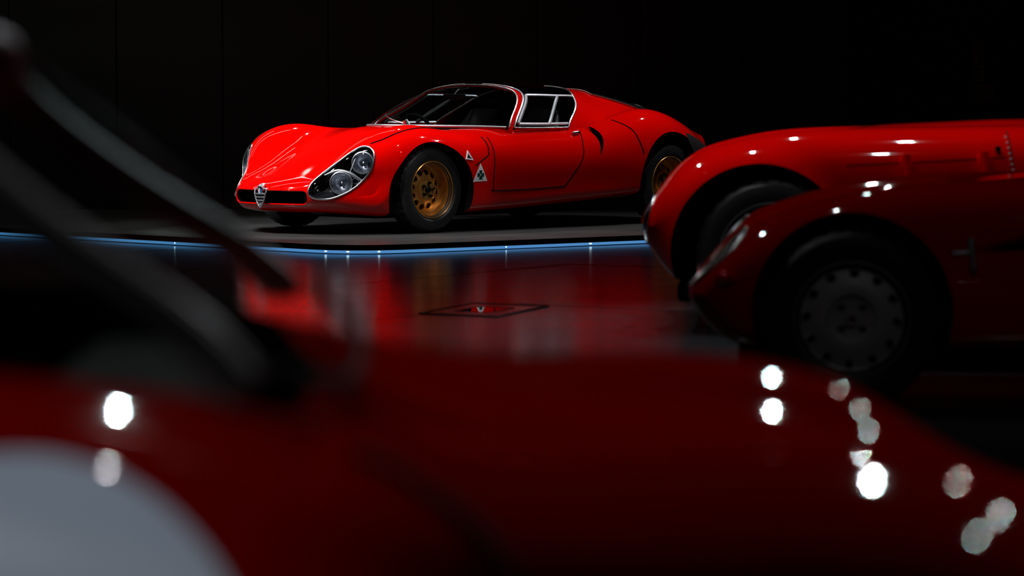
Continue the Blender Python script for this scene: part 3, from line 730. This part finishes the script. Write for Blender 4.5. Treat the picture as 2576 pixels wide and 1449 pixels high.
tube('rear_window_trim', D.line([(7.0, -2.0), (7.0, 2.0), (8.75, 2.0), (8.75, -2.0), (7.0, -2.0)], .008, 24)[:-1], .005, 'chrome', rw, True, 8)
for sd in (1, -1):
    v = lambda a: a*sd
    rg = D.patch('roof_glass', 3, 6, v(.45), v(3.02), 'tint', car, 24, 20, flip=sd < 0)
    sg = D.patch('door_window', 3, 6, v(3.02), v(5), 'glass', car, 24, 16, flip=sd < 0)
    tube('door_trim', D.line([(3.06, v(.45)), (3.06, v(5))], .003, 24), .0075, 'chrome', sg, n=8)
    tube('door_trim', D.line([(3.06, v(5)), (6, v(5))], .003, 24), .006, 'chrome', sg, n=8)
    tube('door_trim', D.line([(6, v(5)), (6, v(.45))], .003, 30), .0085, 'chrome', sg, n=8)
    # sliding-window frame of pale metal
    def strip(u0, v0, u1, v1, w):
        a = D.line([(u0, v(v0)), (u1, v(v1))], .001, 16); return tube('window_frame', a, w, 'alu', sg, n=6)
    strip(3.22, 3.12, 3.22, 4.80, .013); strip(3.22, 4.80, 5.90, 4.80, .011); strip(3.22, 3.10, 5.90, 3.10, .012)
    tube('window_frame', D.line([(4.80, v(3.12)), (4.72, v(4.80))], .001, 1), .013, 'alu', sg, n=6)
# --- wiper
wp = D.line([(.03, .8), (.34, -.7)], .018, 6); wb = tube('wiper', wp, .005, 'chrome', car, n=6)
a0 = D.ev([.03], [.8])[0, 0]; tube('wiper_pivot', [tuple(a0+np.array((.0, 0, -.01))), tuple(a0+np.array((.005, 0, .035)))], .012, 'chrome', wb, n=12)
# --- hood vent ahead of the screen
for sd in (1, -1):
    P = [snap(skin, (x, y*sd, 1.2), (0, 0, -1), .001)[0] for x, y in [(-.195, .05), (-.172, .05), (-.215, .22), (-.245, .22)]]
    mesh_obj('hood_vent', P+[p-Vector((0, 0, .012)) for p in P], [(0, 1, 2, 3), (4, 7, 6, 5), (0, 4, 5, 1), (1, 5, 6, 2), (2, 6, 7, 3), (3, 7, 4, 0)], 'gap', car, smooth=False)
# --- cockpit
def cushion(name, x0, x1, y0, y1, z0, z1, m, parent, b=.04): return box(name, x0, x1, y0, y1, z0, z1, m, parent, bevel=b)
dash = cushion('dashboard', -.72, -.52, -.50, .50, .50, .69, 'seat', car, .05)
for k in range(3):
    lathe('gauge', [(.0005, .0), (.034, .0), (.038, .008), (.042, .006), (.042, -.03), (.0005, -.03)], 'bolt', dash, 24).location = (-.63, -.42+.12*k, .66)
for sd in (1, -1):
    s = cushion('seat', -1.40, -.95, .30*sd-.22, .30*sd+.22, .30, .42, 'seat', car, .05)
    n = 20; V = []
    for k in range(10):
        t = k/9; x = -1.30-.24*t; z = .36+.45*t; hw = .215*(1-.55*max(0, t-.6)**1.4/.4**1.4*.6)
        for i in range(n):
            a = 2*math.pi*i/n; V.append((x+.055*math.sin(a)*(1-.4*t*t), .30*sd+hw*math.copysign(abs(math.cos(a))**.5, math.cos(a)), z+.02*math.sin(a)))
    F = grid_faces(10, n, 0, False, True)+[tuple(range(n))[::-1], tuple(9*n+j for j in range(n))]
    bk = mesh_obj('backrest', V, F, 'seat', s, angle=60)
stw = tube('steering_wheel', [(-.86+.05*math.sin(t), -.30+.175*math.cos(t), .63+.155*math.sin(t)) for t in np.linspace(0, 2*math.pi, 41)[:-1]], .013, 'black', car, True, 10)
for t in (0, 2.1, 4.2): tube('spoke', [(-.84, -.30, .63), (-.86+.05*math.sin(t), -.30+.175*math.cos(t), .63+.155*math.sin(t))], .009, 'alu', stw, n=8)
tube('roll_hoop', [(-1.68, .60*math.cos(t), .55+.38*math.sin(t)) for t in np.linspace(0, math.pi, 25)], .018, 'bolt', car, n=10)
tube('mirror_stem', [(-.98, 0, .97), (-.93, 0, .93)], .006, 'chrome', car, n=8); cushion('interior_mirror', -.94, -.925, -.11, .11, .895, .935, 'bolt', car, .006)
box('cockpit_rear_panel', -1.70, -1.68, -.42, .42, .35, .90, 'seat', car)
box('door_trim_panel', -1.48, -.8, .628, .634, .42, .66, 'tan', car); box('door_trim_panel', -1.48, -.8, -.634, -.628, .42, .66, 'tan', car)

# ================================================================== wheels of the other cars
def plain_wheel(parent, loc, R0, rim, kind, m_t='rubber_old', flip=False):
    """disc wheel with round holes ('disc') or wire wheel ('wire'); outer face at y=0"""
    k = rim/.184
    if kind == 'disc':
        prof = [(.190*k, -.002), (.190*k, -.014), (.180*k, -.018), (.176*k, -.022), (.168*k, -.026), (.150*k, -.022), (.120*k, -.013), (.098*k, -.009), (.082*k, -.010), (.078*k, -.018), (.060*k, -.022), (.0005, -.022),
                (.0005, -.06), (.10*k, -.06), (.16*k, -.07), (.18*k, -.16), (.190*k, -.165), (.192*k, -.16), (.183*k, -.03), (.195*k, -.014), (.195*k, -.002), (.192*k, .001)]
        o = lathe('wheel', prof, ['wheel_grey', 'wheel_grey'], parent, 72)
        cut(o, [holes(12, .152*k, .0155*k, -.3, .05, R(3)), holes(4, .050*k, .0145*k, -.045, .05, R(45))])
        for i in range(12):
            a = 2*math.pi*i/12+R(3); c = Vector((.152*k*math.cos(a), -.021, .152*k*math.sin(a)))
            tube('hole_lip', [c+Vector((.0168*k*math.cos(t), .005*math.cos(t-a), .0168*k*math.sin(t))) for t in np.linspace(0, 2*math.pi, 17)[:-1]], .002, 'wheel_grey', o, True, 6)
        lathe('centre_cap', [(.0005, -.012), (.014*k, -.012), (.017*k, -.010), (.022*k, -.010), (.024*k, -.016), (.024*k, -.024), (.0005, -.024)], 'wheel_grey', o, 32)
        lathe('cap_emblem', [(.0005, -.010), (.012*k, -.0105), (.012*k, -.013), (.0005, -.013)], 'bolt', o, 24)
        box('emblem_mark', -.006, .008, -.011, -.0095, .002, .006, 'tan', o); box('emblem_mark', -.009, .006, -.011, -.0095, -.008, -.004, 'tan', o)
    else:
        prof = [(.196*k, .0), (.196*k, -.010), (.186*k, -.014), (.180*k, -.03), (.176*k, -.07), (.180*k, -.12), (.192*k, -.14), (.197*k, -.14), (.190*k, -.12), (.184*k, -.07), (.188*k, -.03), (.200*k, -.012), (.203*k, -.004), (.200*k, .003)]
        o = lathe('wheel', prof, 'alu', parent, 72)
        lathe('hub', [(.0005, -.01), (.018, -.012), (.026, -.03), (.034, -.05), (.034, -.12), (.0005, -.12)], 'chrome', o, 28)
        for i in range(36):
            a = 2*math.pi*i/36; b = a+(.42 if i % 2 else -.42); y1 = -.035 if i % 4 < 2 else -.11
            tube('spoke', [(.032*math.cos(b), y1, .032*math.sin(b)), (.178*k*math.cos(a), -.065, .178*k*math.sin(a))], .0022, 'alu', o, n=5)
        lathe('brake_drum', [(.0005, -.085), (.12*k, -.085), (.135*k, -.10), (.135*k, -.15), (.0005, -.15)], 'black', o, 40)
    tyre('tyre', R0, rim, .16, m_t, o); o.location = loc
    return o
def arch_cut(body_o, cx_, cz_, r_a, yin, yout):
    cut(body_o, [cyl_vf(cx_, cz_, r_a, yin, yout, 72), cyl_vf(cx_, cz_, r_a, -yout, -yin, 72)])
def front_lamp(parent, skn, poly, m_cover, depth, lamp_yz, lamp_r, x0=1.4):
    """faired-in headlight drawn in front elevation (y, z); returns its parts for both fenders"""
    for sd in (1, -1):
        S = smooth(poly, 4, True); n = len(S); c = np.mean(S, axis=0); K = 7; V = []
        for k in range(K+1):
            for y, z in S:
                q = c+(np.array((y, z))-c)*(k+.001)/K; V.append(snap(skn, (x0, q[0]*sd, q[1]), (-1, 0, 0), .0015)[0])
        cv = mesh_obj('headlight_cover', V, grid_faces(K+1, n, 0, sd < 0, True), m_cover, parent)
        tube('chrome_trim', [snap(skn, (x0, y*sd, z), (-1, 0, 0), .002)[0] for y, z in S], .005, 'chrome', cv, True, 8)
        y, z = lamp_yz; p = snap(skn, (x0, y*sd, z), (-1, 0, 0), 0)[0]-Vector((depth, 0, 0)); r = lamp_r
        lp = lathe('lamp', [(r, 0), (r*1.05, -.01), (r*.9, -.012), (r*.7, -.03), (r*.3, -.05), (.0005, -.055), (.0005, -.06), (r*.9, -.04), (r*1.1, -.012), (r*1.08, .002)], 'reflector', parent, 32)
        lp.location = p; lp.rotation_euler = (0, 0, R(-90))
        lathe('lens', [(.0005, .010), (r*.6, .007), (r*.98, 0), (r*.98, -.002), (.0005, .008)], 'lens', lp, 28)
def lamp_cut(body_o, poly, x_in):
    S = smooth(poly, 4, True); cut(body_o, [prism([(x_in, y*sd, z) for y, z in S], (1.2, 0, 0)) for sd in (1, -1)])
def bottoms(y4, z4, y3, z3, zb): return [(y4, z4), (y3, z3), (.62*y3, zb), (.3*y3, zb), (0, zb)]

# ================================================================== dark red coupe parked at the right (nearer)
dN = R(-5); hubN = Vector((1.074, 9.41, 0)); lN = Vector((math.sin(dN), -math.cos(dN), 0)); oN = hubN-lN*.685
nc = empty('racing_coupe', (oN.x, oN.y, 0), math.pi+dN)
tag(nc, 'dark red low coupe with grey disc wheel full of round holes', 'car')
NEAR = [
 [(.46,0,.335),(.465,.15,.335),(.485,.29,.338),(.51,.41,.345),(.515,.51,.35),(.47,.60,.352)],
 [(.435,0,.41),(.435,.15,.41),(.452,.29,.415),(.472,.415,.422),(.462,.53,.43),(.43,.62,.368),(.455,.55,.268),(.46,.44,.252),(.44,.29,.245),(.42,.15,.243),(.42,0,.242)],
 [(.35,0,.475),(.35,.16,.478),(.355,.30,.485),(.362,.445,.543),(.352,.57,.51),(.345,.655,.39),(.36,.605,.215),(.37,.49,.195),(.36,.31,.19),(.35,.15,.19),(.35,0,.19)],
 st(.2,(0,.53),(.16,.535),(.31,.565),(.46,.624),(.59,.588),(.685,.41),*bottoms(.665,.21,.60,.17,.16)),
 st(0,(0,.60),(.17,.605),(.32,.63),(.47,.676),(.61,.643),(.70,.43),*bottoms(.685,.22,.63,.17,.16)),
 st(-.3,(0,.685),(.18,.685),(.33,.695),(.48,.714),(.63,.672),(.715,.45),*bottoms(.705,.24,.65,.185,.17)),
 st(-.65,(0,.728),(.2,.727),(.36,.724),(.50,.725),(.645,.682),(.725,.46),*bottoms(.715,.25,.66,.19,.18)),
 st(-1.2,(0,.76),(.2,.755),(.36,.75),(.52,.745),(.66,.69),(.735,.47),*bottoms(.725,.26,.67,.20,.19)),
 st(-1.8,(0,.76),(.2,.76),(.36,.76),(.52,.77),(.67,.70),(.745,.48),*bottoms(.735,.27,.68,.21,.19)),
 st(-2.3,(0,.76),(.2,.76),(.36,.765),(.52,.775),(.665,.70),(.74,.49),*bottoms(.73,.28,.67,.22,.20)),
 st(-2.75,(0,.72),(.2,.72),(.36,.71),(.50,.69),(.62,.62),(.69,.47),*bottoms(.68,.31,.62,.25,.23)),
 st(-2.95,(0,.68),(.2,.68),(.35,.67),(.48,.65),(.58,.59),(.64,.47),*bottoms(.63,.33,.58,.27,.25)),
]
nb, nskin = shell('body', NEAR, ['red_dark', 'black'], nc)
arch_cut(nb, 0.0, .305, .316, .40, 1.1); arch_cut(nb, -2.2, .31, .325, .42, 1.1)
lpN = [(.425,.400),(.40,.47),(.42,.535),(.47,.562),(.53,.535),(.565,.47),(.555,.405),(.49,.375)]
lamp_cut(nb, lpN, .30)
front_lamp(nc, nskin, lpN, 'cover', .07, (.49, .47), .062)
# wedge-shaped air outlet behind the front wheel
cut(nb, [prism([(x, .60*sd, z) for x, z in [(-.395,.500),(-.47,.525),(-.60,.560),(-.78,.585),(-.78,.535),(-.60,.508)]], (0, .4*sd, 0)) for sd in (1, -1)])
wN = plain_wheel(nc, (0, .685, .283), .283, .174, 'disc')
dup(wN, nc, (0, -.685, .283), (0, 0, math.pi)); dup(wN, nc, (-2.2, .70, .283)); dup(wN, nc, (-2.2, -.70, .283), (0, 0, math.pi))
for sd in (1, -1):
    p0 = snap(nskin, (.44, 1.4*sd, .418), (0, -sd, 0), -.01)[0]; p1 = snap(nskin, (.365, 1.4*sd, .408), (0, -sd, 0), .0)[0]
    pod = tube('marker_pod', [p0, p0.lerp(p1, .3)+Vector((0, .014*sd, 0)), p0.lerp(p1, .7)+Vector((0, .016*sd, 0)), p1], [.008, .021, .022, .010], 'red_dark', nc, n=14)
    pm = p0.lerp(p1, .5)+Vector((0, .022*sd, -.012)); tube('marker_lens', [pm+Vector((.022, 0, 0)), pm, pm-Vector((.022, 0, 0))], [.004, .011, .004], 'amber', pod, n=12)
    # bonnet strap latch
    q = snap(nskin, (-.368, 1.4*sd, .525), (0, -sd, 0), .004)[0]; q2 = snap(nskin, (-.378, 1.4*sd, .445), (0, -sd, 0), .006)[0]
    lt = tube('bonnet_catch', [q+Vector((0, 0, .02)), q, q.lerp(q2, .5)+Vector((0, .006*sd, 0)), q2], [.011, .013, .009, .012], 'alu', nc, n=10)
    tube('catch_pin', [q+Vector((.055, 0, -.03)), q+Vector((.005, .004*sd, -.026))], .005, 'alu', lt, n=8)
    tube('panel_line', side_pts(nskin, [(-.30,.50),(-.37,.505),(-.48,.535),(-.62,.575),(-.8,.60)], .0005, 6, sd), .003, 'gap', nb, n=6)
Wn = [
 [(-.72,0,.755),(-.74,.2,.75),(-.79,.36,.745),(-.86,.47,.742),(-.93,.53,.738),(-1.0,.56,.733),(-1.0,.58,.66)],
 [(-.95,0,.93),(-.96,.19,.925),(-.98,.33,.905),(-1.01,.42,.87),(-1.02,.49,.81),(-1.02,.56,.736),(-1.02,.58,.66)],
 [(-1.2,0,1.03),(-1.2,.18,1.02),(-1.2,.31,1.0),(-1.18,.40,.95),(-1.12,.48,.85),(-1.04,.56,.737),(-1.04,.58,.66)],
 [(-1.6,0,1.05),(-1.6,.18,1.04),(-1.6,.31,1.01),(-1.6,.41,.955),(-1.6,.49,.85),(-1.6,.565,.74),(-1.6,.585,.66)],
 [(-2.1,0,.99),(-2.1,.18,.98),(-2.1,.31,.95),(-2.1,.40,.90),(-2.1,.48,.83),(-2.1,.55,.75),(-2.1,.57,.66)],
 [(-2.75,0,.74),(-2.75,.17,.735),(-2.75,.29,.72),(-2.75,.37,.71),(-2.75,.45,.70),(-2.75,.52,.68),(-2.75,.54,.60)],
]
Dn = Dome(Wn)
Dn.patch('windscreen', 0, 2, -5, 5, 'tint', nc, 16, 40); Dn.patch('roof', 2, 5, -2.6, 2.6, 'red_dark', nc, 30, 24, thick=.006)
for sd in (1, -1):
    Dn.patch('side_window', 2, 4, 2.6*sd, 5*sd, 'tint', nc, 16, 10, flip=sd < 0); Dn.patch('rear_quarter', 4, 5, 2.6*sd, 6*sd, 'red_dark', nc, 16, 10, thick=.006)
tube('screen_trim', Dn.line([(2, -5), (2, 5)], .002, 30), .008, 'red_dark', nc, n=8)
box('undertray', -2.5, .36, -.52, .52, .10, .19, 'black', nc, bevel=.02)

# ================================================================== bright red sports car parked behind it
dM = R(-5); hubM = Vector((1.082, 12.37, 0)); lM = Vector((math.sin(dM), -math.cos(dM), 0)); oM = hubM-lM*.70
mc = empty('roadster', (oM.x, oM.y, 0), math.pi+dM)
tag(mc, 'bright red long-bonnet roadster with a chrome wire wheel, partly behind the dark red coupe', 'car')
MID = [
 [(.49,0,.43),(.495,.15,.43),(.515,.3,.432),(.543,.42,.437),(.55,.52,.44),(.50,.61,.442)],
 [(.455,0,.54),(.458,.15,.54),(.478,.3,.545),(.502,.43,.558),(.492,.54,.556),(.455,.64,.455),(.487,.56,.325),(.492,.45,.298),(.465,.3,.288),(.45,.15,.285),(.45,0,.285)],
 [(.38,0,.625),(.38,.16,.628),(.387,.31,.648),(.393,.45,.700),(.383,.58,.655),(.37,.68,.48),(.385,.63,.24),(.395,.52,.21),(.385,.32,.20),(.38,.16,.20),(.38,0,.20)],
 st(.2,(0,.70),(.17,.705),(.32,.738),(.47,.788),(.61,.735),(.71,.50),*bottoms(.69,.22,.63,.18,.17)),
 st(0,(0,.765),(.17,.768),(.33,.79),(.48,.827),(.63,.77),(.73,.52),*bottoms(.71,.22,.65,.18,.17)),
 st(-.3,(0,.84),(.18,.838),(.34,.838),(.49,.843),(.64,.785),(.74,.53),*bottoms(.72,.24,.66,.19,.18)),
 st(-.7,(0,.872),(.18,.868),(.34,.855),(.50,.847),(.65,.79),(.745,.53),*bottoms(.725,.25,.67,.20,.18)),
 st(-1.2,(0,.885),(.18,.88),(.34,.865),(.50,.850),(.655,.79),(.75,.53),*bottoms(.73,.26,.67,.21,.19)),
 st(-1.8,(0,.84),(.18,.84),(.34,.84),(.50,.835),(.66,.77),(.755,.52),*bottoms(.735,.27,.68,.22,.19)),
 st(-2.4,(0,.82),(.18,.82),(.34,.825),(.50,.84),(.66,.77),(.75,.52),*bottoms(.73,.28,.67,.23,.20)),
 st(-3.0,(0,.74),(.17,.74),(.32,.735),(.46,.72),(.59,.66),(.66,.50),*bottoms(.65,.33,.59,.27,.25)),
 st(-3.25,(0,.64),(.15,.64),(.28,.635),(.38,.62),(.47,.58),(.53,.48),*bottoms(.52,.37,.46,.32,.30)),
]
mb, mskin = shell('body', MID, ['red_mid', 'black'], mc)
arch_cut(mb, .055, .335, .372, .42, 1.1); arch_cut(mb, -2.35, .34, .37, .44, 1.1)
lpM = [(.445,.405),(.425,.47),(.44,.535),(.49,.565),(.545,.535),(.575,.47),(.56,.40),(.50,.365)]
lamp_cut(mb, lpM, .36)
front_lamp(mc, mskin, lpM, 'cover', .06, (.50, .47), .065)
ckM = [(-1.45,.0),(-1.47,.3),(-1.55,.46),(-1.8,.50),(-2.0,.48),(-2.1,.3)]
cut(mb, [prism([(x, y, .45) for x, y in ckM+[(x, -y) for x, y in ckM[:0:-1]]], (0, 0, .8))])
wM = plain_wheel(mc, (0, .70, .32), .32, .208, 'wire')
dup(wM, mc, (0, -.70, .32), (0, 0, math.pi)); dup(wM, mc, (-2.35, .71, .32)); dup(wM, mc, (-2.35, -.71, .32), (0, 0, math.pi))
for sd in (1, -1):
    for x, z0, z1 in ((-.545, .655, .735), (-.86, .675, .745)):
        p0 = snap(mskin, (x, 1.4*sd, z1), (0, -sd, 0), .0)[0]; p1 = snap(mskin, (x-.004, 1.4*sd, z0), (0, -sd, 0), .0)[0]
        hb = tube('hinge_cover', [p0+Vector((0, -.01*sd, .012)), p0+Vector((0, .012*sd, 0)), p1+Vector((0, .016*sd, 0)), p1-Vector((0, .01*sd, .01))], [.006, .026, .026, .018], 'red_mid', mc, n=12)
    for k in range(7):
        p = snap(mskin, (-.955-.004*k, 1.4*sd, .815-.022*k), (0, -sd, 0), .001)[0]; tube('rivet', [p, p+Vector((0, .004*sd, .002))], .004, 'alu', mb, n=8)
    tube('panel_line', side_pts(mskin, [(-.965,.84),(-.975,.74),(-.985,.60),(-.99,.35)], .0005, 6, sd), .003, 'gap', mb, n=6)
    tube('panel_line', side_pts(mskin, [(-.30,.70),(-.6,.715),(-.95,.735)], .0005, 6, sd), .002, 'gap', mb, n=6)
    p = snap(mskin, (-.92, 1.4*sd, .765), (0, -sd, 0), .0)[0]; tube('bonnet_stud', [p, p+Vector((0, .016*sd, .004))], [.010, .013], 'bolt', mc, n=12)
# low wraparound screen and seats
V = []; nn = 25
for i in range(nn):
    t = -1+2*i/(nn-1); x = -1.38-.25*t*t; y = .52*t
    for k in range(5): V.append((x-.05*k*.9, y*(1-.02*k), .855-.05*abs(t)**3+.045*k))
mesh_obj('windscreen', V, grid_faces(nn, 5, 0, True), 'glass', mc)
for sd in (1, -1): cushion('seat_back', -2.08, -1.95, .24*sd-.18, .24*sd+.18, .45, .86, 'seat', mc, .04)
box('undertray', -2.7, .40, -.54, .54, .12, .20, 'black', mc, bevel=.02)

# ================================================================== car beside the photographer
fc = empty('closed_racer', (.40, 3.15, 0), R(2.5))
tag(fc, 'blurred deep red closed racing car with a large white roundel on its door', 'car')
FG = [
 [(.62,0,.27),(.61,.17,.27),(.59,.33,.27),(.55,.46,.273),(.49,.57,.276),(.40,.66,.28)],
 [(.585,0,.34),(.58,.17,.34),(.56,.33,.345),(.52,.46,.36),(.46,.57,.365),(.37,.68,.335),(.43,.62,.21),(.51,.47,.19),(.55,.33,.18),(.57,.17,.178),(.575,0,.178)],
 [(.42,0,.415),(.418,.19,.418),(.405,.37,.445),(.38,.52,.475),(.345,.64,.455),(.29,.73,.37),(.32,.70,.2),(.36,.61,.15),(.40,.4,.14),(.41,.2,.14),(.41,0,.14)],
 st(.2,(0,.475),(.19,.48),(.37,.51),(.52,.54),(.65,.505),(.755,.39),*bottoms(.74,.2,.70,.14,.13)),
 st(.03,(0,.545),(.19,.555),(.37,.595),(.52,.636),(.67,.58),(.77,.40),*bottoms(.755,.2,.72,.14,.13)),
 st(-.2,(0,.59),(.19,.60),(.37,.635),(.53,.675),(.68,.612),(.775,.42),*bottoms(.765,.2,.73,.14,.13)),
 st(-.42,(0,.62),(.19,.628),(.38,.645),(.53,.674),(.685,.620),(.78,.43),*bottoms(.77,.2,.735,.14,.13)),
 st(-.62,(0,.70),(.19,.70),(.38,.69),(.54,.708),(.69,.652),(.782,.44),*bottoms(.772,.21,.735,.15,.14)),
 st(-.85,(0,.735),(.19,.735),(.38,.74),(.55,.752),(.70,.690),(.783,.45),*bottoms(.773,.22,.735,.16,.15)),
 st(-1.5,(0,.73),(.19,.73),(.38,.745),(.56,.758),(.705,.695),(.785,.45),*bottoms(.775,.23,.74,.17,.16)),
 st(-2.0,(0,.72),(.2,.72),(.4,.75),(.57,.785),(.71,.70),(.79,.46),*bottoms(.78,.26,.74,.2,.18)),
 st(-2.5,(0,.70),(.2,.70),(.4,.73),(.56,.76),(.70,.68),(.78,.46),*bottoms(.77,.28,.73,.22,.2)),
 st(-3.0,(0,.64),(.2,.64),(.38,.64),(.52,.62),(.63,.55),(.69,.43),*bottoms(.68,.32,.62,.26,.24)),
]
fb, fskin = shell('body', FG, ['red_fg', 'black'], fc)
arch_cut(fb, 0.0, .25, .30, .42, 1.1); arch_cut(fb, -2.3, .28, .35, .44, 1.1)
ckF = [(-.60,.0),(-.62,.35),(-.67,.50),(-.78,.545),(-1.5,.565),(-1.68,.5),(-1.75,.3)]
cut(fb, [prism([(x, y, .35) for x, y in ckF+[(x, -y) for x, y in ckF[:0:-1]]], (0, 0, .6))])
lpF = [(.44,.36),(.42,.40),(.44,.44),(.50,.46),(.57,.44),(.60,.40),(.57,.36),(.51,.345)]
front_lamp(fc, fskin, lpF, 'cover', .0, (.51, .40), .04)
wF = plain_wheel(fc, (0, .735, .255), .255, .17, 'disc')
dup(wF, fc, (0, -.735, .255), (0, 0, math.pi)); dup(wF, fc, (-2.3, .745, .255)); dup(wF, fc, (-2.3, -.745, .255), (0, 0, math.pi))
for sd in (1, -1):
    cxx, czz, rr0 = -.838, .492, .208; V = []; nn = 72; K = 10
    for k in range(K+1):
        for i in range(nn):
            t = 2*math.pi*i/nn; V.append(snap(fskin, (cxx+rr0*(k+.001)/K*math.cos(t), 1.6*sd, czz+rr0*(k+.001)/K*math.sin(t)), (0, -sd, 0), .0016)[0])
    mesh_obj('roundel', V, grid_faces(K+1, nn, 0, sd > 0, True), 'roundel', fc)
    tube('door_shut_line', side_pts(fskin, [(-.56,.685),(-.51,.665),(-.455,.63),(-.42,.575),(-.395,.50),(-.385,.40),(-.38,.28)], .0006, 8, sd), .006, 'gap', fb, n=6)
Wf = [
 [(-.56,0,.72),(-.565,.2,.72),(-.575,.38,.728),(-.595,.49,.74),(-.61,.555,.747),(-.62,.60,.748),(-.63,.62,.66)],
 [(-.73,0,.89),(-.735,.2,.885),(-.745,.36,.873),(-.755,.46,.852),(-.71,.545,.805),(-.635,.602,.750),(-.633,.62,.66)],
 [(-.95,0,1.05),(-.95,.2,1.045),(-.96,.34,1.025),(-.95,.43,.99),(-.81,.52,.875),(-.645,.602,.751),(-.635,.62,.66)],
 [(-.99,0,1.057),(-.99,.2,1.052),(-1.00,.345,1.032),(-.99,.437,.995),(-.85,.526,.878),(-.685,.607,.752),(-.675,.625,.66)],
 [(-1.35,0,1.06),(-1.35,.2,1.05),(-1.34,.35,1.03),(-1.33,.455,.985),(-1.25,.545,.885),(-1.15,.612,.755),(-1.15,.63,.66)],
 [(-1.75,0,1.02),(-1.75,.2,1.01),(-1.73,.34,.985),(-1.70,.445,.945),(-1.66,.54,.865),(-1.60,.612,.757),(-1.6,.63,.66)],
 [(-2.5,0,.80),(-2.5,.2,.79),(-2.48,.33,.77),(-2.45,.42,.75),(-2.4,.50,.73),(-2.3,.58,.70),(-2.3,.6,.62)],
]
Df = Dome(Wf)
fw_ = Df.patch('windscreen', 0, 2, -5, 5, 'glass', fc, 20, 50)
tube('windscreen_trim', Df.line([(0, -5), (0, 5)], .002, 50), .006, 'gap', fw_, n=8); tube('windscreen_trim', Df.line([(2, 0), (2, 5)], .004, 30), .011, 'alu', fw_, n=8); tube('windscreen_trim', Df.line([(2, -5), (2, 0)], .004, 30), .009, 'bolt', fw_, n=8)  # far half bright, near half dark: sheen put into the trim materials
Df.patch('screen_pillar', 2, 3, -5.05, 5.05, ['bolt', 'sheen_grey'], fc, 8, 60, thick=.015); Df.patch('roof', 3, 6, -2.6, 2.6, 'red_fg', fc, 30, 24, thick=.006)  # grey inner face stands for the sheen along the far pillar
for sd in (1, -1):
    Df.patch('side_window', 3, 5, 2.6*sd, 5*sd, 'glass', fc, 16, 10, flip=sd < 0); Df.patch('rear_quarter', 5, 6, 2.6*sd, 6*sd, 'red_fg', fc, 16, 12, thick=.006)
    s = cushion('seat', -1.65, -1.3, .28*sd-.2, .28*sd+.2, .35, .78, 'seat', fc, .06)
cushion('dashboard', -.90, -.70, -.52, .52, .55, .70, 'black', fc, .04)
box('undertray', -2.5, .40, -.58, .58, .09, .15, 'black', fc, bevel=.02)

# ================================================================== small wall fittings far right
sx, sy = 3.98, 25.9
sg_ = empty('fire_sign', (sx, sy, 1.10)); tag(sg_, 'tall red and white fire equipment sign on the dark wall', 'sign')
box('pictogram_plate', 0, .105, 0, .006, .155, .345, 'sign_red', sg_); box('text_plate', -.004, .103, 0, .006, 0, .15, 'sign_white', sg_)
ext = tube('pictogram', [(.04, -.001, .17), (.04, -.001, .20), (.04, -.001, .25), (.04, -.001, .27)], [.017, .019, .019, .008], 'sign_white', sg_, n=10)
for k in range(3): box('text_line', .012, .088-.006*k, -.002, .001, .105-.04*k, .125-.04*k, 'sign_dark', sg_)
fbx = empty('fire_call_box', (sx+.02, sy, .92)); tag(fbx, 'small red wall box with a pale label below the fire sign', 'wall box')
box('case', 0, .165, -.06, .0, 0, .16, 'sign_red', fbx, bevel=.008); box('label_plate', .10, .15, -.063, -.059, .04, .10, 'sign_white', fbx); box('label_mark', .108, .142, -.065, -.062, .068, .074, 'sign_dark', fbx)
for o_ in (sg_, fbx): pass
# amber lamps further down the hall
for x, y in ((3.4, 9.0), (4.0, 11.0), (4.6, 13.2), (3.0, 6.6)):
    ceiling_lamp(x, y, 3.6, 0, 20, .5, 0, 40, .05, WARM, amber=True)
